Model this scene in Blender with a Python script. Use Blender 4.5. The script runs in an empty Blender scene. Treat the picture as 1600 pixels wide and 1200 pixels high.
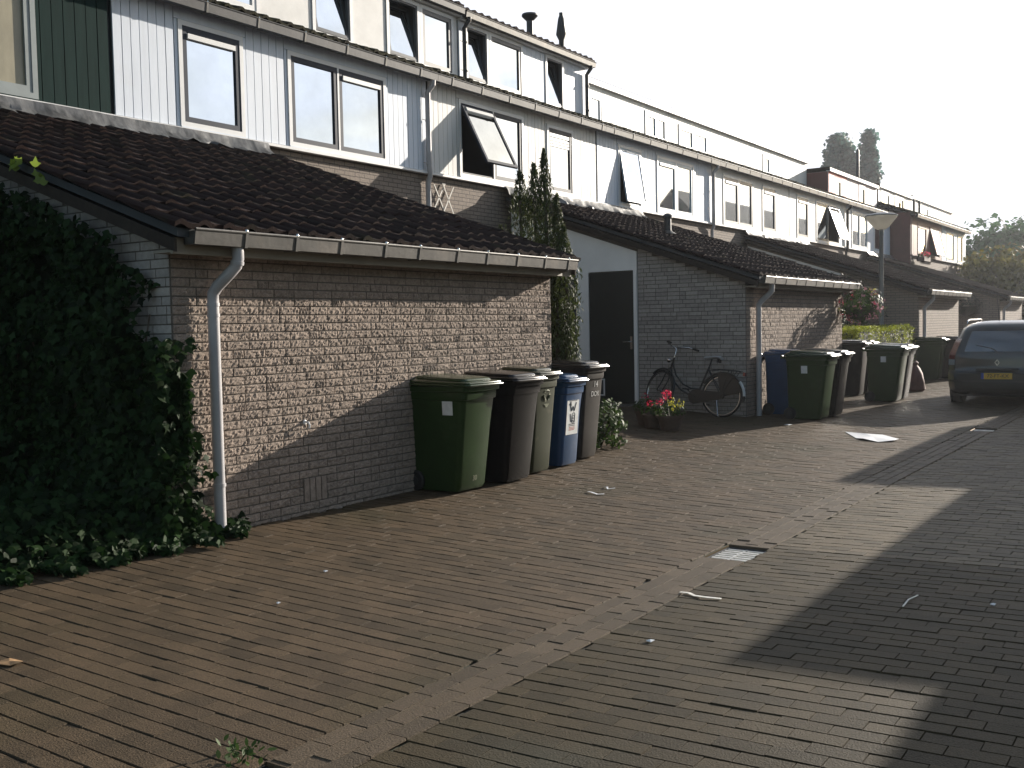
import bpy, math, random
import numpy as np
from mathutils import Matrix, Vector
random.seed(7); rng = np.random.default_rng(7)
R = math.radians
D = bpy.data
SC = bpy.context.scene
C = SC.collection

# ------------------------------------------------------------------ camera, sky, sun, exposure
CAM_H = 1.55
def look(yaw, pitch, roll):
    f = Vector((math.cos(yaw)*math.cos(pitch), math.sin(yaw)*math.cos(pitch), math.sin(pitch)))
    r = Vector((math.sin(yaw), -math.cos(yaw), 0)); u = r.cross(f)
    c, s = math.cos(roll), math.sin(roll)
    r2 = c*r+s*u; u2 = -s*r+c*u
    return Matrix((r2, u2, -f)).transposed().to_4x4()
cd = D.cameras.new('camera'); cam = D.objects.new('camera', cd); C.objects.link(cam)
cam.matrix_world = Matrix.Translation((0, 0, CAM_H)) @ look(.59304, -.05378, -.01978)
cd.sensor_width = 36; cd.lens = 36*1631.86/1600; cd.clip_start = .05; cd.clip_end = 2000
SC.camera = cam

SUN = Vector((1, -.25, .28)).normalized()
ELEV = math.asin(SUN.z)
w = D.worlds.new('World'); SC.world = w; w.use_nodes = True
nt = w.node_tree; nt.nodes.clear()
def wn(t, **k):
    n = nt.nodes.new(t)
    for a, b in k.items(): setattr(n, a, b)
    return n
sky = wn('ShaderNodeTexSky', sky_type='NISHITA', sun_disc=False, sun_elevation=ELEV, sun_rotation=math.atan2(SUN.x, SUN.y), dust_density=2.2, air_density=1.0)
tc = wn('ShaderNodeTexCoord'); mp = wn('ShaderNodeMapping'); mp.inputs['Scale'].default_value = (1, 1, 2.6)
no = wn('ShaderNodeTexNoise'); no.inputs['Scale'].default_value = 3.2; no.inputs['Detail'].default_value = 8; no.inputs['Roughness'].default_value = .55
rp = wn('ShaderNodeValToRGB'); rp.color_ramp.elements[0].position = .36; rp.color_ramp.elements[1].position = .60
mx = wn('ShaderNodeMix', data_type='RGBA', blend_type='MIX'); gain = wn('ShaderNodeVectorMath', operation='MULTIPLY_ADD'); gain.inputs[1].default_value = (2.0, 2.0, 2.0); gain.inputs[2].default_value = (.7, .7, .7)
bg = wn('ShaderNodeBackground'); bg.inputs['Strength'].default_value = .05
out = wn('ShaderNodeOutputWorld')
L = nt.links.new
L(tc.outputs['Generated'], mp.inputs['Vector']); L(mp.outputs[0], no.inputs['Vector']); L(no.outputs[0], rp.inputs[0])
L(rp.outputs[0], mx.inputs[0]); L(sky.outputs[0], mx.inputs[6]); L(sky.outputs[0], gain.inputs[0]); L(gain.outputs[0], mx.inputs[7]); 
# unseen bright cloud bank, added low on the sun's side to brighten pane reflections
nm = wn('ShaderNodeVectorMath', operation='NORMALIZE'); dt = wn('ShaderNodeVectorMath', operation='DOT_PRODUCT'); dt.inputs[1].default_value = (math.cos(R(12))*math.cos(R(-38)), math.cos(R(12))*math.sin(R(-38)), math.sin(R(12)))
mr = wn('ShaderNodeMapRange', interpolation_type='SMOOTHSTEP'); mr.inputs[1].default_value = .86; mr.inputs[2].default_value = .95
n2 = wn('ShaderNodeTexNoise'); n2.inputs['Scale'].default_value = 7; n2.inputs['Detail'].default_value = 7; r2 = wn('ShaderNodeMapRange'); r2.inputs[1].default_value = .34; r2.inputs[2].default_value = .6; r2.inputs[3].default_value = .45
ml = wn('ShaderNodeMath', operation='MULTIPLY'); m2 = wn('ShaderNodeMix', data_type='RGBA'); m2.inputs[7].default_value = (13, 13.4, 15.4, 1)
L(tc.outputs['Generated'], nm.inputs[0]); L(nm.outputs[0], dt.inputs[0]); L(dt.outputs['Value'], mr.inputs[0]); L(mp.outputs[0], n2.inputs['Vector']); L(n2.outputs[0], r2.inputs[0])
L(mr.outputs[0], ml.inputs[0]); L(r2.outputs[0], ml.inputs[1]); L(ml.outputs[0], m2.inputs[0]); L(mx.outputs[2], m2.inputs[6])
dt3 = wn('ShaderNodeVectorMath', operation='DOT_PRODUCT'); dt3.inputs[1].default_value = (math.cos(R(20))*math.cos(R(15)), math.cos(R(20))*math.sin(R(15)), math.sin(R(20)))
mr3 = wn('ShaderNodeMapRange', interpolation_type='SMOOTHSTEP'); mr3.inputs[1].default_value = .86; mr3.inputs[2].default_value = .95; m3 = wn('ShaderNodeMix', data_type='RGBA'); m3.inputs[7].default_value = (11, 11.2, 12.6, 1)
L(nm.outputs[0], dt3.inputs[0]); L(dt3.outputs['Value'], mr3.inputs[0]); L(mr3.outputs[0], m3.inputs[0]); L(m2.outputs[2], m3.inputs[6])
tn = wn('ShaderNodeVectorMath', operation='MULTIPLY'); tn.inputs[1].default_value = (1.0, 1.01, .97); L(m3.outputs[2], tn.inputs[0]); L(tn.outputs[0], bg.inputs[0]); L(bg.outputs[0], out.inputs[0])
sl = D.lights.new('sun', 'SUN'); sl.energy = 4.8; sl.angle = R(.45); sl.color = (1, .915, .80)
so = D.objects.new('sun', sl); C.objects.link(so); so.rotation_euler = SUN.to_track_quat('Z', 'Y').to_euler(); so.location = (30, -10, 30)
SC.view_settings.view_transform = 'Standard'; SC.view_settings.look = 'None'
SC.view_settings.exposure = 1.0; SC.view_settings.gamma = 1

# ------------------------------------------------------------------ materials
def mat(name, col, rough=.6, var=.15, scale=6., bump=0., bscale=60., metal=0., spec=.5, col2=None, island=0., coat=0., trans=0., ior=None, stain=None, stretch=None, speck=0.):
    m = D.materials.new(name); m.use_nodes = True; t = m.node_tree; n = t.nodes; l = t.links.new
    b = n['Principled BSDF']; b.inputs['Roughness'].default_value = rough; b.inputs['Metallic'].default_value = metal
    b.inputs['Specular IOR Level'].default_value = spec
    if coat: b.inputs['Coat Weight'].default_value = coat; b.inputs['Coat Roughness'].default_value = .08
    if ior: b.inputs['IOR'].default_value = ior
    co = n.new('ShaderNodeTexCoord'); src = co.outputs['Object']
    if stretch:
        mpn = n.new('ShaderNodeMapping'); mpn.inputs['Scale'].default_value = stretch; l(src, mpn.inputs[0]); src = mpn.outputs[0]
    nz = n.new('ShaderNodeTexNoise'); nz.inputs['Scale'].default_value = scale; nz.inputs['Detail'].default_value = 6; nz.inputs['Roughness'].default_value = .6
    l(src, nz.inputs['Vector'])
    mix = n.new('ShaderNodeMix'); mix.data_type = 'RGBA'
    c = Vector(col[:3]); c2 = Vector(col2[:3]) if col2 else c
    mix.inputs[6].default_value = (*(c*(1-var)), 1); mix.inputs[7].default_value = (*(c2*(1+var)), 1)
    rmp = n.new('ShaderNodeMapRange'); rmp.inputs[1].default_value = .3; rmp.inputs[2].default_value = .7
    l(nz.outputs[0], rmp.inputs[0]); fac = rmp.outputs[0]
    if island:
        g = n.new('ShaderNodeNewGeometry'); mm = n.new('ShaderNodeMix'); mm.data_type = 'FLOAT'; mm.inputs[0].default_value = island
        l(fac, mm.inputs[2]); l(g.outputs['Random Per Island'], mm.inputs[3]); fac = mm.outputs[0]
    l(fac, mix.inputs[0]); colour = mix.outputs[2]
    if stain:                                   # blotches with a shape of their own: colour, scale, threshold
        sn = n.new('ShaderNodeTexNoise'); sn.inputs['Scale'].default_value = stain[1]; sn.inputs['Detail'].default_value = 7
        l(co.outputs['Object'], sn.inputs['Vector'])
        sr = n.new('ShaderNodeMapRange'); sr.inputs[1].default_value = stain[2]; sr.inputs[2].default_value = stain[2]+.14
        sr.inputs[4].default_value = stain[3] if len(stain) > 3 else .8
        l(sn.outputs[0], sr.inputs[0])
        sm = n.new('ShaderNodeMix'); sm.data_type = 'RGBA'; sm.inputs[7].default_value = (*stain[0], 1)
        l(sr.outputs[0], sm.inputs[0]); l(colour, sm.inputs[6]); colour = sm.outputs[2]
    if speck:                                    # fine mineral grain
        kn = n.new('ShaderNodeTexNoise'); kn.inputs['Scale'].default_value = 170; kn.inputs['Detail'].default_value = 3; l(co.outputs['Object'], kn.inputs['Vector'])
        kr = n.new('ShaderNodeMapRange'); kr.inputs[1].default_value = .3; kr.inputs[2].default_value = .7; kr.inputs[3].default_value = 1-speck; kr.inputs[4].default_value = 1+speck; l(kn.outputs[0], kr.inputs[0])
        km = n.new('ShaderNodeVectorMath'); km.operation = 'SCALE'; l(colour, km.inputs[0]); l(kr.outputs[0], km.inputs['Scale']); colour = km.outputs[0]
    l(colour, b.inputs['Base Color'])
    if bump:
        bn = n.new('ShaderNodeTexNoise'); bn.inputs['Scale'].default_value = bscale; bn.inputs['Detail'].default_value = 5
        l(co.outputs['Object'], bn.inputs['Vector'])
        bp = n.new('ShaderNodeBump'); bp.inputs['Strength'].default_value = bump; bp.inputs['Distance'].default_value = .01
        l(bn.outputs[0], bp.inputs['Height']); l(bp.outputs[0], b.inputs['Normal'])
    if trans:                                   # thin leaves let light through
        tr = n.new('ShaderNodeBsdfTranslucent'); l(colour, tr.inputs[0])
        ms = n.new('ShaderNodeMixShader'); ms.inputs[0].default_value = trans
        l(b.outputs[0], ms.inputs[1]); l(tr.outputs[0], ms.inputs[2]); l(ms.outputs[0], n['Material Output'].inputs[0])
    return m
def brick_mat(name, c1, c2, mortar, bw=.222, bh=.0685, gap=.008, axis='X', bump=.6):
    m = D.materials.new(name); m.use_nodes = True; t = m.node_tree; n = t.nodes; l = t.links.new; b = n['Principled BSDF']
    b.inputs['Roughness'].default_value = .85
    co = n.new('ShaderNodeTexCoord'); sp = n.new('ShaderNodeSeparateXYZ'); l(co.outputs['Object'], sp.inputs[0])
    ad = n.new('ShaderNodeMath'); ad.operation = 'ADD'; l(sp.outputs[0], ad.inputs[0]); l(sp.outputs[1], ad.inputs[1])
    cb = n.new('ShaderNodeCombineXYZ')
    if axis == 'X': l(ad.outputs[0], cb.inputs[0]); l(sp.outputs[2], cb.inputs[1])
    else: l(sp.outputs[1], cb.inputs[0]); l(sp.outputs[0], cb.inputs[1])
    br = n.new('ShaderNodeTexBrick'); l(cb.outputs[0], br.inputs['Vector'])
    br.inputs['Scale'].default_value = 1; br.inputs['Brick Width'].default_value = bw; br.inputs['Row Height'].default_value = bh
    br.inputs['Mortar Size'].default_value = gap; br.inputs['Mortar Smooth'].default_value = .3
    br.inputs['Color1'].default_value = (*c1, 1); br.inputs['Color2'].default_value = (*c2, 1); br.inputs['Mortar'].default_value = (*mortar, 1)
    nz = n.new('ShaderNodeTexNoise'); nz.inputs['Scale'].default_value = 40; nz.inputs['Detail'].default_value = 5; l(co.outputs['Object'], nz.inputs['Vector'])
    mix = n.new('ShaderNodeMix'); mix.data_type = 'RGBA'; mix.blend_type = 'MULTIPLY'; mix.inputs[0].default_value = .5
    l(br.outputs[0], mix.inputs[6]); l(nz.outputs[0], mix.inputs[7])
    gm = n.new('ShaderNodeMix'); gm.data_type = 'RGBA'; gm.inputs[0].default_value = .0
    l(mix.outputs[2], gm.inputs[6]); l(gm.outputs[2], b.inputs['Base Color'])
    ma = n.new('ShaderNodeMath'); ma.operation = 'MULTIPLY_ADD'; ma.inputs[1].default_value = -1; l(br.outputs['Fac'], ma.inputs[0])
    l(nz.outputs[0], ma.inputs[2])
    bp = n.new('ShaderNodeBump'); bp.inputs['Strength'].default_value = bump; bp.inputs['Distance'].default_value = .012
    l(ma.outputs[0], bp.inputs['Height']); l(bp.outputs[0], b.inputs['Normal'])
    return m
M = {}
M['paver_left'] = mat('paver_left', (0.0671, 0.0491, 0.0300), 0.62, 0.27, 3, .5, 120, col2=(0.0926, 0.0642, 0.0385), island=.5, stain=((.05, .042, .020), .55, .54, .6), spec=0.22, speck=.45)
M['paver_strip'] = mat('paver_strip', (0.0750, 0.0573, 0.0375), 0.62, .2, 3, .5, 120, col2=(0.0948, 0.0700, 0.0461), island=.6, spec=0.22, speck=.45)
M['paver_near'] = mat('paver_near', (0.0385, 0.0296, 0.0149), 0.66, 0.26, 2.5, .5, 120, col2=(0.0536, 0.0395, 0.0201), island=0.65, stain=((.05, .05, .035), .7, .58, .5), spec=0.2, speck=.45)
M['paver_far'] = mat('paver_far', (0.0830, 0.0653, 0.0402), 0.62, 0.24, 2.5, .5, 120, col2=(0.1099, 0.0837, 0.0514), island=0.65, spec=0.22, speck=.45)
M['joint'] = mat('joint_sand', (.014, .012, .008), .95, .4, 9, .4, 80, stain=((.03, .036, .014), 1.2, .5, .8))
M['far_paving'] = brick_mat('far_paving', (.13, .105, .085), (.10, .082, .07), (.03, .026, .02), .21, .105, .006, 'Y', .4)
M['brick'] = mat('split_face_brick', (0.2550, 0.2070, 0.1725), .9, .24, 22, .6, 150, col2=(0.3162, 0.2552, 0.2130), island=.3, spec=.2, stain=((.20, .14, .11), 9, .60, .35), speck=.22)
M['brick_pale'] = mat('pale_side_brick', (0.3087, 0.2829, 0.2622), .9, .2, 22, .6, 150, col2=(0.3788, 0.3450, 0.3146), island=.5, spec=.2)
M['mortar'] = mat('mortar', (.12, .105, .09), .95, .25, 30, .5, 120)
M['brick_far'] = brick_mat('far_brick', (.34, .275, .225), (.28, .225, .185), (.12, .10, .085))
M['tile'] = mat('dark_roof_tile', (0.015, 0.010, 0.009), 0.85, .35, 7, .5, 90, col2=(0.026, 0.014, 0.012), island=.6, stain=((.035, .035, .018), 2.5, .6, .6), spec=0.12)
M['tile_moss'] = mat('mossy_roof_tile', (0.027, 0.022, 0.017), .85, .35, 9, .6, 60, col2=(0.038, 0.036, 0.015), island=.5, spec=.2)
M['white_board'] = mat('white_painted_board', (.62, .67, .75), .55, .07, 1.5, .1, 40, stretch=(6, 6, .6), stain=((.5, .5, .5), 1.3, .62, .5))
M['ivory_board'] = mat('ivory_painted_board', (.68, .67, .65), .6, .1, 1.5, .1, 40, stretch=(6, 6, .6))
M['cream_board'] = mat('cream_panel', (.74, .73, .70), .6, .08, 1.2, .1, 40, stain=((.62, .60, .55), 1.1, .6, .4))
M['top_panel'] = mat('weathered_white_panel', (.68, .67, .65), .65, .1, 3, .1, 60, stain=((.42, .41, .38), 3, .6, .6))
M['green_board'] = mat('dark_green_board', (.010, .027, .025), .8, .2, 2, .1, 40, stretch=(6, 6, .6), spec=.1)
M['red_board'] = mat('red_brown_board', (.13, .04, .035), .6, .2, 2, .1, 40)
M['red_bright'] = mat('red_panel', (.55, .09, .06), .6, .15, 2)
M['pink_panel'] = mat('grey_lilac_panel', (.55, .48, .50), .6, .1, 2)
M['blue_board'] = mat('pale_blue_board', (.42, .52, .60), .6, .1, 2)
M['gap_dark'] = mat('board_gap', (.05, .055, .06), .9)
M['trim_white'] = mat('white_trim', (.68, .68, .68), .45, .06, 3)
M['white_panel'] = mat('white_wall_panel', (.84, .83, .81), .6, .06, 2)
M['frame_slate'] = mat('slate_window_frame', (.018, .026, .044), .5, .12, 4, spec=.2)
M['frame_blue'] = mat('pale_blue_window_frame', (.35, .44, .52), .4, .1, 4)
M['frame_grey'] = mat('grey_window_frame', (.24, .27, .27), .45, .1, 4)
M['frame_dark'] = mat('dark_window_frame', (.05, .055, .06), .4, .1, 4)
M['glass'] = mat('window_glass', (.60, .64, .67), .02, .06, 2, metal=1.)
M['frosted'] = mat('frosted_bath_glass', (.30, .27, .19), .35, .22, 5, ior=1.5, stretch=(1, 1, .35))
M['room'] = mat('dark_room', (.02, .02, .022), .95)
M['zinc'] = mat('zinc', (.105, .10, .092), .5, .25, 5, .15, 20, metal=.35, stain=((.18, .16, .14), 4, .55, .7))
M['zinc_dark'] = mat('dark_zinc', (.05, .05, .052), .5, .3, 5, .1, 20, metal=.1, stain=((.085, .083, .08), 6, .6, .6))
M['pipe_grey'] = mat('grey_plastic_pipe', (.40, .39, .40), .42, .12, 3, stain=((.22, .21, .2), 3, .6, .5))
M['lead'] = mat('lead_flashing', (0.0638, 0.0675, 0.0713), .42, .45, 4, .6, 12, metal=.3, col2=(0.1425, 0.1425, 0.1425), stretch=(2.5, 1, .8))
M['bolt'] = mat('bright_bolt', (.7, .7, .68), .18, .05, metal=1)
M['fascia'] = mat('cream_fascia', (.24, .21, .165), .6, .15, 3)
M['door'] = mat('dark_green_door', (.007, .013, .012), .45, .2, 3)
M['steel'] = mat('polished_steel', (.6, .6, .6), .25, .05, metal=1)
M['black'] = mat('black_rubber', (.012, .012, .012), .6, .2, 8)
M['black_paint'] = mat('black_bike_paint', (.01, .012, .014), .3, .1, 5)
M['grey_saddle'] = mat('grey_saddle', (.35, .35, .36), .6, .1, 10)
M['reflector'] = mat('white_mudguard_tip', (.6, .62, .62), .5, .1, 5)
M['bin_green'] = mat('green_bin_plastic', (.018, .040, .011), .3, .15, 5, .06, 150, stain=((.045, .06, .03), 6, .62, .5), spec=.22)
M['bin_olive'] = mat('olive_bin_plastic', (.027, .033, .013), .45, .15, 5, .06, 150, stain=((.09, .08, .05), 5, .6, .6), spec=.22)
M['bin_black'] = mat('black_bin_plastic', (.008, .0075, .0075), .27, .2, 5, .06, 150, stain=((.018, .016, .014), 5, .6, .6), spec=.18)
M['bin_grey'] = mat('dusty_brown_bin_plastic', (.026, .022, .019), .45, .25, 5, .06, 150, stain=((.06, .048, .038), 4, .58, .7), spec=.18)
M['bin_blue'] = mat('blue_bin_plastic', (.010, .05, .13), .3, .15, 5, .06, 150, spec=.45)
M['sticker'] = mat('white_sticker', (.62, .63, .62), .6, .12, 20)
M['ink_red'] = mat('red_ink', (.35, .1, .07), .7, .1)
M['ink_dark'] = mat('dark_ink', (.08, .08, .09), .7, .1)
M['paint_white'] = mat('worn_white_paint', (.5, .5, .48), .7, .3, 60)
M['emboss'] = mat('pale_moulded_mark', (.2, .21, .13), .6, .2, 40)
M['paper'] = mat('white_paper', (.75, .76, .78), .7, .06, 10)
M['grate'] = mat('worn_cast_iron', (.55, .55, .53), .34, .2, 20, .2, 90, metal=.6)
M['pit'] = mat('drain_pit_shade', (.002, .002, .002), .9)  # near-black colour stands for the darkness down the slots
M['twig'] = mat('pale_dry_twig', (.74, .71, .64), .7, .15, 30)
M['drop_leaf'] = mat('fallen_leaf', (.33, .20, .10), .7, .3, 30)
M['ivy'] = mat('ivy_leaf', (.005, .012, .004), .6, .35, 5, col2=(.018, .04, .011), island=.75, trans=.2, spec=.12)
M['ivy_young'] = mat('young_ivy_leaf', (.20, .27, .04), .4, .3, 5, island=.6, trans=.4)
M['bark'] = mat('bark', (.085, .065, .048), .9, .3, 12, .6, 40)
M['yew'] = mat('yew_needles', (.022, .036, .013), .6, .4, 3, col2=(.06, .075, .018), island=.55, trans=.25, spec=.3)
M['shrub'] = mat('laurel_leaf', (.018, .040, .012), .55, .35, 4, col2=(.055, .09, .022), island=.65, trans=.25, spec=.15)
M['hedge'] = mat('hedge_leaf', (0.1443, 0.1966, 0.0218), .5, .35, 4, col2=(0.3206, 0.3440, 0.0297), island=.6, trans=.4, spec=.12)
M['dark_leaf'] = mat('dark_climber_leaf', (.010, .016, .009), .6, .35, 4, col2=(.02, .03, .015), island=.6, trans=.2, spec=.15)
M['tree_leaf'] = mat('tree_leaf', (0.0383, 0.0968, 0.0416), .6, .35, 2, col2=(0.0612, 0.1452, 0.0520), island=.6, trans=.35)
M['hazed_poplar_leaf'] = mat('hazed_poplar_leaf', (.06, .13, .11), .6, .35, 2, col2=(.08, .17, .145), island=.6, trans=.5)  # pale blue-green puts the distance haze into the leaf colour
M['tree_yellow'] = mat('yellowing_tree_leaf', (.09, .10, .03), .6, .35, 2, col2=(.17, .15, .04), island=.6, trans=.35)
M['petal_red'] = mat('red_petal', (.55, .03, .08), .6, .2, 20, island=.5, trans=.4)
M['petal_pink'] = mat('pink_petal', (.42, .20, .24), .6, .2, 20, island=.5, trans=.4)
M['petal_yellow'] = mat('yellow_green_leaf', (.42, .40, .05), .6, .2, 20, island=.5, trans=.4)
M['terracotta'] = mat('weathered_pot', (.10, .065, .05), .8, .25, 12, .3, 40)
M['soil'] = mat('soil', (.03, .022, .016), .95, .3, 20)
M['sack'] = mat('red_brown_sack', (.12, .045, .035), .75, .25, 9, .5, 18)
M['lamp_pole'] = mat('grey_lamp_pole', (.17, .18, .18), .5, .15, 6, metal=.3)
M['lamp_opal'] = mat('opal_lamp_bowl', (.92, .90, .84), .3, .03, 3, trans=.85)
M['lamp_cap'] = mat('lamp_cap', (.20, .22, .24), .4, .1, 6, metal=.3)
M['car_paint'] = mat('grey_green_car_paint', (.017, .022, .021), .4, .05, 3, spec=.3, coat=.85, metal=.0)
M['car_glass'] = mat('car_glass', (.012, .022, .032), .03, .1, 2, ior=2.2)
M['car_trim'] = mat('car_black_trim', (.02, .021, .022), .6, .1, 8)
M['lamp_red'] = mat('tail_lamp_red', (.16, .012, .015), .15, .1, 8, coat=.5)
M['lamp_clear'] = mat('tail_lamp_clear', (.32, .36, .38), .15, .1, 8, coat=.5)
M['plate'] = mat('yellow_plate', (.62, .36, .03), .5, .06, 8)
M['plate_blue'] = mat('plate_blue', (.03, .06, .30), .5, .06, 8)
M['seat_cloth'] = mat('car_seat_cloth', (.05, .055, .065), .9, .1, 8)
M['lattice'] = mat('white_lattice', (.62, .58, .52), .7, .15, 9)

# ------------------------------------------------------------------ mesh helpers
class MB:
    def __init__(s): s.v = []; s.f = []; s.x = None
    def add(s, vs, fs):
        b = len(s.v)
        if s.x is not None: vs = [tuple(s.x @ Vector(q)) for q in vs]
        s.v.extend([tuple(q) for q in vs]); s.f.extend([tuple(i+b for i in q) for q in fs]); return s
    def box(s, x0, x1, y0, y1, z0, z1):
        return s.add([(x0,y0,z0),(x1,y0,z0),(x1,y1,z0),(x0,y1,z0),(x0,y0,z1),(x1,y0,z1),(x1,y1,z1),(x0,y1,z1)],
                     [(0,3,2,1),(4,5,6,7),(0,1,5,4),(1,2,6,5),(2,3,7,6),(3,0,4,7)])
    def ring(s, x0, x1, z0, z1, wd, y0, y1):       # a rectangular frame in the XZ plane
        s.box(x0, x1, y0, y1, z1-wd, z1); s.box(x0, x1, y0, y1, z0, z0+wd)
        s.box(x0, x0+wd, y0, y1, z0+wd, z1-wd); s.box(x1-wd, x1, y0, y1, z0+wd, z1-wd); return s
    def quad(s, a, b, c, d): return s.add([a, b, c, d], [(0, 1, 2, 3)])
    def prism(s, pts, axis, a0, a1):               # outline extruded along an axis
        def P(p, a): return {'X': (a, p[0], p[1]), 'Y': (p[0], a, p[1]), 'Z': (p[0], p[1], a)}[axis]
        n = len(pts)
        return s.add([P(p, a0) for p in pts]+[P(p, a1) for p in pts],
                     [tuple(range(n))[::-1], tuple(range(n, 2*n))]+[(i, (i+1) % n, n+(i+1) % n, n+i) for i in range(n)])
    def tube(s, pts, r, n=8, caps=True):
        pts = [Vector(p) for p in pts]; k = len(pts); rs = r if isinstance(r, (list, tuple)) else [r]*k
        vs = []; up = None
        for i, p in enumerate(pts):
            t = (pts[min(i+1, k-1)]-pts[max(i-1, 0)]).normalized()
            if up is None: up = t.orthogonal().normalized()
            up = (up-t*up.dot(t)); up = up.normalized() if up.length > 1e-6 else t.orthogonal().normalized()
            b = t.cross(up)
            for j in range(n):
                a = 2*math.pi*j/n; vs.append(p+rs[i]*(math.cos(a)*up+math.sin(a)*b))
        fs = [(i*n+j, i*n+(j+1) % n, (i+1)*n+(j+1) % n, (i+1)*n+j) for i in range(k-1) for j in range(n)]
        if caps: fs += [tuple(range(n))[::-1], tuple(range((k-1)*n, k*n))]
        return s.add(vs, fs)
    def torus(s, c, u, v, Rr, r, n=40, m=8, a0=0, a1=2*math.pi):
        c, u, v = Vector(c), Vector(u).normalized(), Vector(v).normalized()
        full = abs(a1-a0-2*math.pi) < 1e-4; q = n if full else n+1
        w_ = u.cross(v); vs = []
        for i in range(q):
            a = a0+(a1-a0)*i/n; d = math.cos(a)*u+math.sin(a)*v
            for j in range(m):
                b = 2*math.pi*j/m; vs.append(c+d*(Rr+r*math.cos(b))+w_*r*math.sin(b))
        fs = [(i*m+j, ((i+1) % q)*m+j, ((i+1) % q)*m+(j+1) % m, i*m+(j+1) % m) for i in range(n) for j in range(m)]
        return s.add(vs, fs)
    def lathe(s, prof, c=(0, 0, 0), n=20, axis=(0, 0, 1)):
        ax = Vector(axis).normalized(); u = ax.orthogonal().normalized(); v = ax.cross(u); c = Vector(c)
        vs = [c+ax*h+r*(math.cos(2*math.pi*j/n)*u+math.sin(2*math.pi*j/n)*v) for r, h in prof for j in range(n)]
        k = len(prof)
        fs = [(i*n+j, i*n+(j+1) % n, (i+1)*n+(j+1) % n, (i+1)*n+j) for i in range(k-1) for j in range(n)]
        fs += [tuple(range(n))[::-1], tuple(range((k-1)*n, k*n))]
        return s.add(vs, fs)
    def loft(s, rings, cap=True):
        n = len(rings[0]); vs = [p for r in rings for p in r]; k = len(rings)
        fs = [(i*n+j, i*n+(j+1) % n, (i+1)*n+(j+1) % n, (i+1)*n+j) for i in range(k-1) for j in range(n)]
        if cap: fs += [tuple(range(n))[::-1], tuple(range((k-1)*n, k*n))]
        return s.add(vs, fs)
    def build(s, name, m, parent=None, smooth=False, bevel=0., seg=2, angle=40):
        me = D.meshes.new(name)
        vs = s.v
        if parent is not None:
            o0 = base_of(parent); vs = [(a-o0[0], b-o0[1], c-o0[2]) for a, b, c in vs] if any(o0) else vs
        me.from_pydata(vs, [], s.f); me.validate()
        me.materials.append(M[m]); o = D.objects.new(name, me); C.objects.link(o)
        if parent is not None: o.parent = parent
        if bevel:
            bv = o.modifiers.new('bevel', 'BEVEL'); bv.width = bevel; bv.segments = seg; bv.limit_method = 'ANGLE'; bv.angle_limit = R(35)
        if smooth:
            me.polygons.foreach_set('use_smooth', [True]*len(me.polygons))
            me.set_sharp_from_angle(angle=R(angle))
        return o
def base_of(o):
    p = Vector((0, 0, 0))
    while o is not None: p = p+o.location; o = o.parent
    return tuple(p)
def tag(o, label=None, cat=None, group=None, kind=None):
    if label: o['label'] = label
    if cat: o['category'] = cat
    if group: o['group'] = group
    if kind: o['kind'] = kind
    return o
def thing(name, label, cat, loc=(0, 0, 0), group=None):
    o = D.objects.new(name, None); o.empty_display_size = .2; C.objects.link(o); o.location = loc
    return tag(o, label, cat, group)
def struct(o): o['kind'] = 'structure'; return o
def copy_tree(o, parent=None):
    c = o.copy(); C.objects.link(c)
    if parent is not None: c.parent = parent
    for ch in [q for q in D.objects if q.parent == o and q.name.split('.')[0] in ('body', 'lid', 'handle', 'wheel', 'hub', 'axle')]: copy_tree(ch, c)
    return c
def text_obj(s, size, m, parent, mtx, name='lettering', ext=.0008):
    cu = D.curves.new('t', 'FONT'); cu.body = s; cu.size = size; cu.align_x = 'CENTER'; cu.align_y = 'CENTER'; cu.extrude = ext
    to = D.objects.new('t', cu); me = D.meshes.new_from_object(to); D.objects.remove(to); D.curves.remove(cu)
    me.name = name; me.transform(mtx); me.materials.clear(); me.materials.append(M[m])
    o = D.objects.new(name, me); C.objects.link(o); o.parent = parent; return o

def gz(y):
    if y <= 2.64: return -.07+(2.64-y)*.02
    if y <= 2.96: return -.07
    if y <= 6.3: return -.07+(y-2.96)/3.34*.09
    if y <= 8.3: return .02+(y-6.3)/2*.14
    return .16

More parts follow.
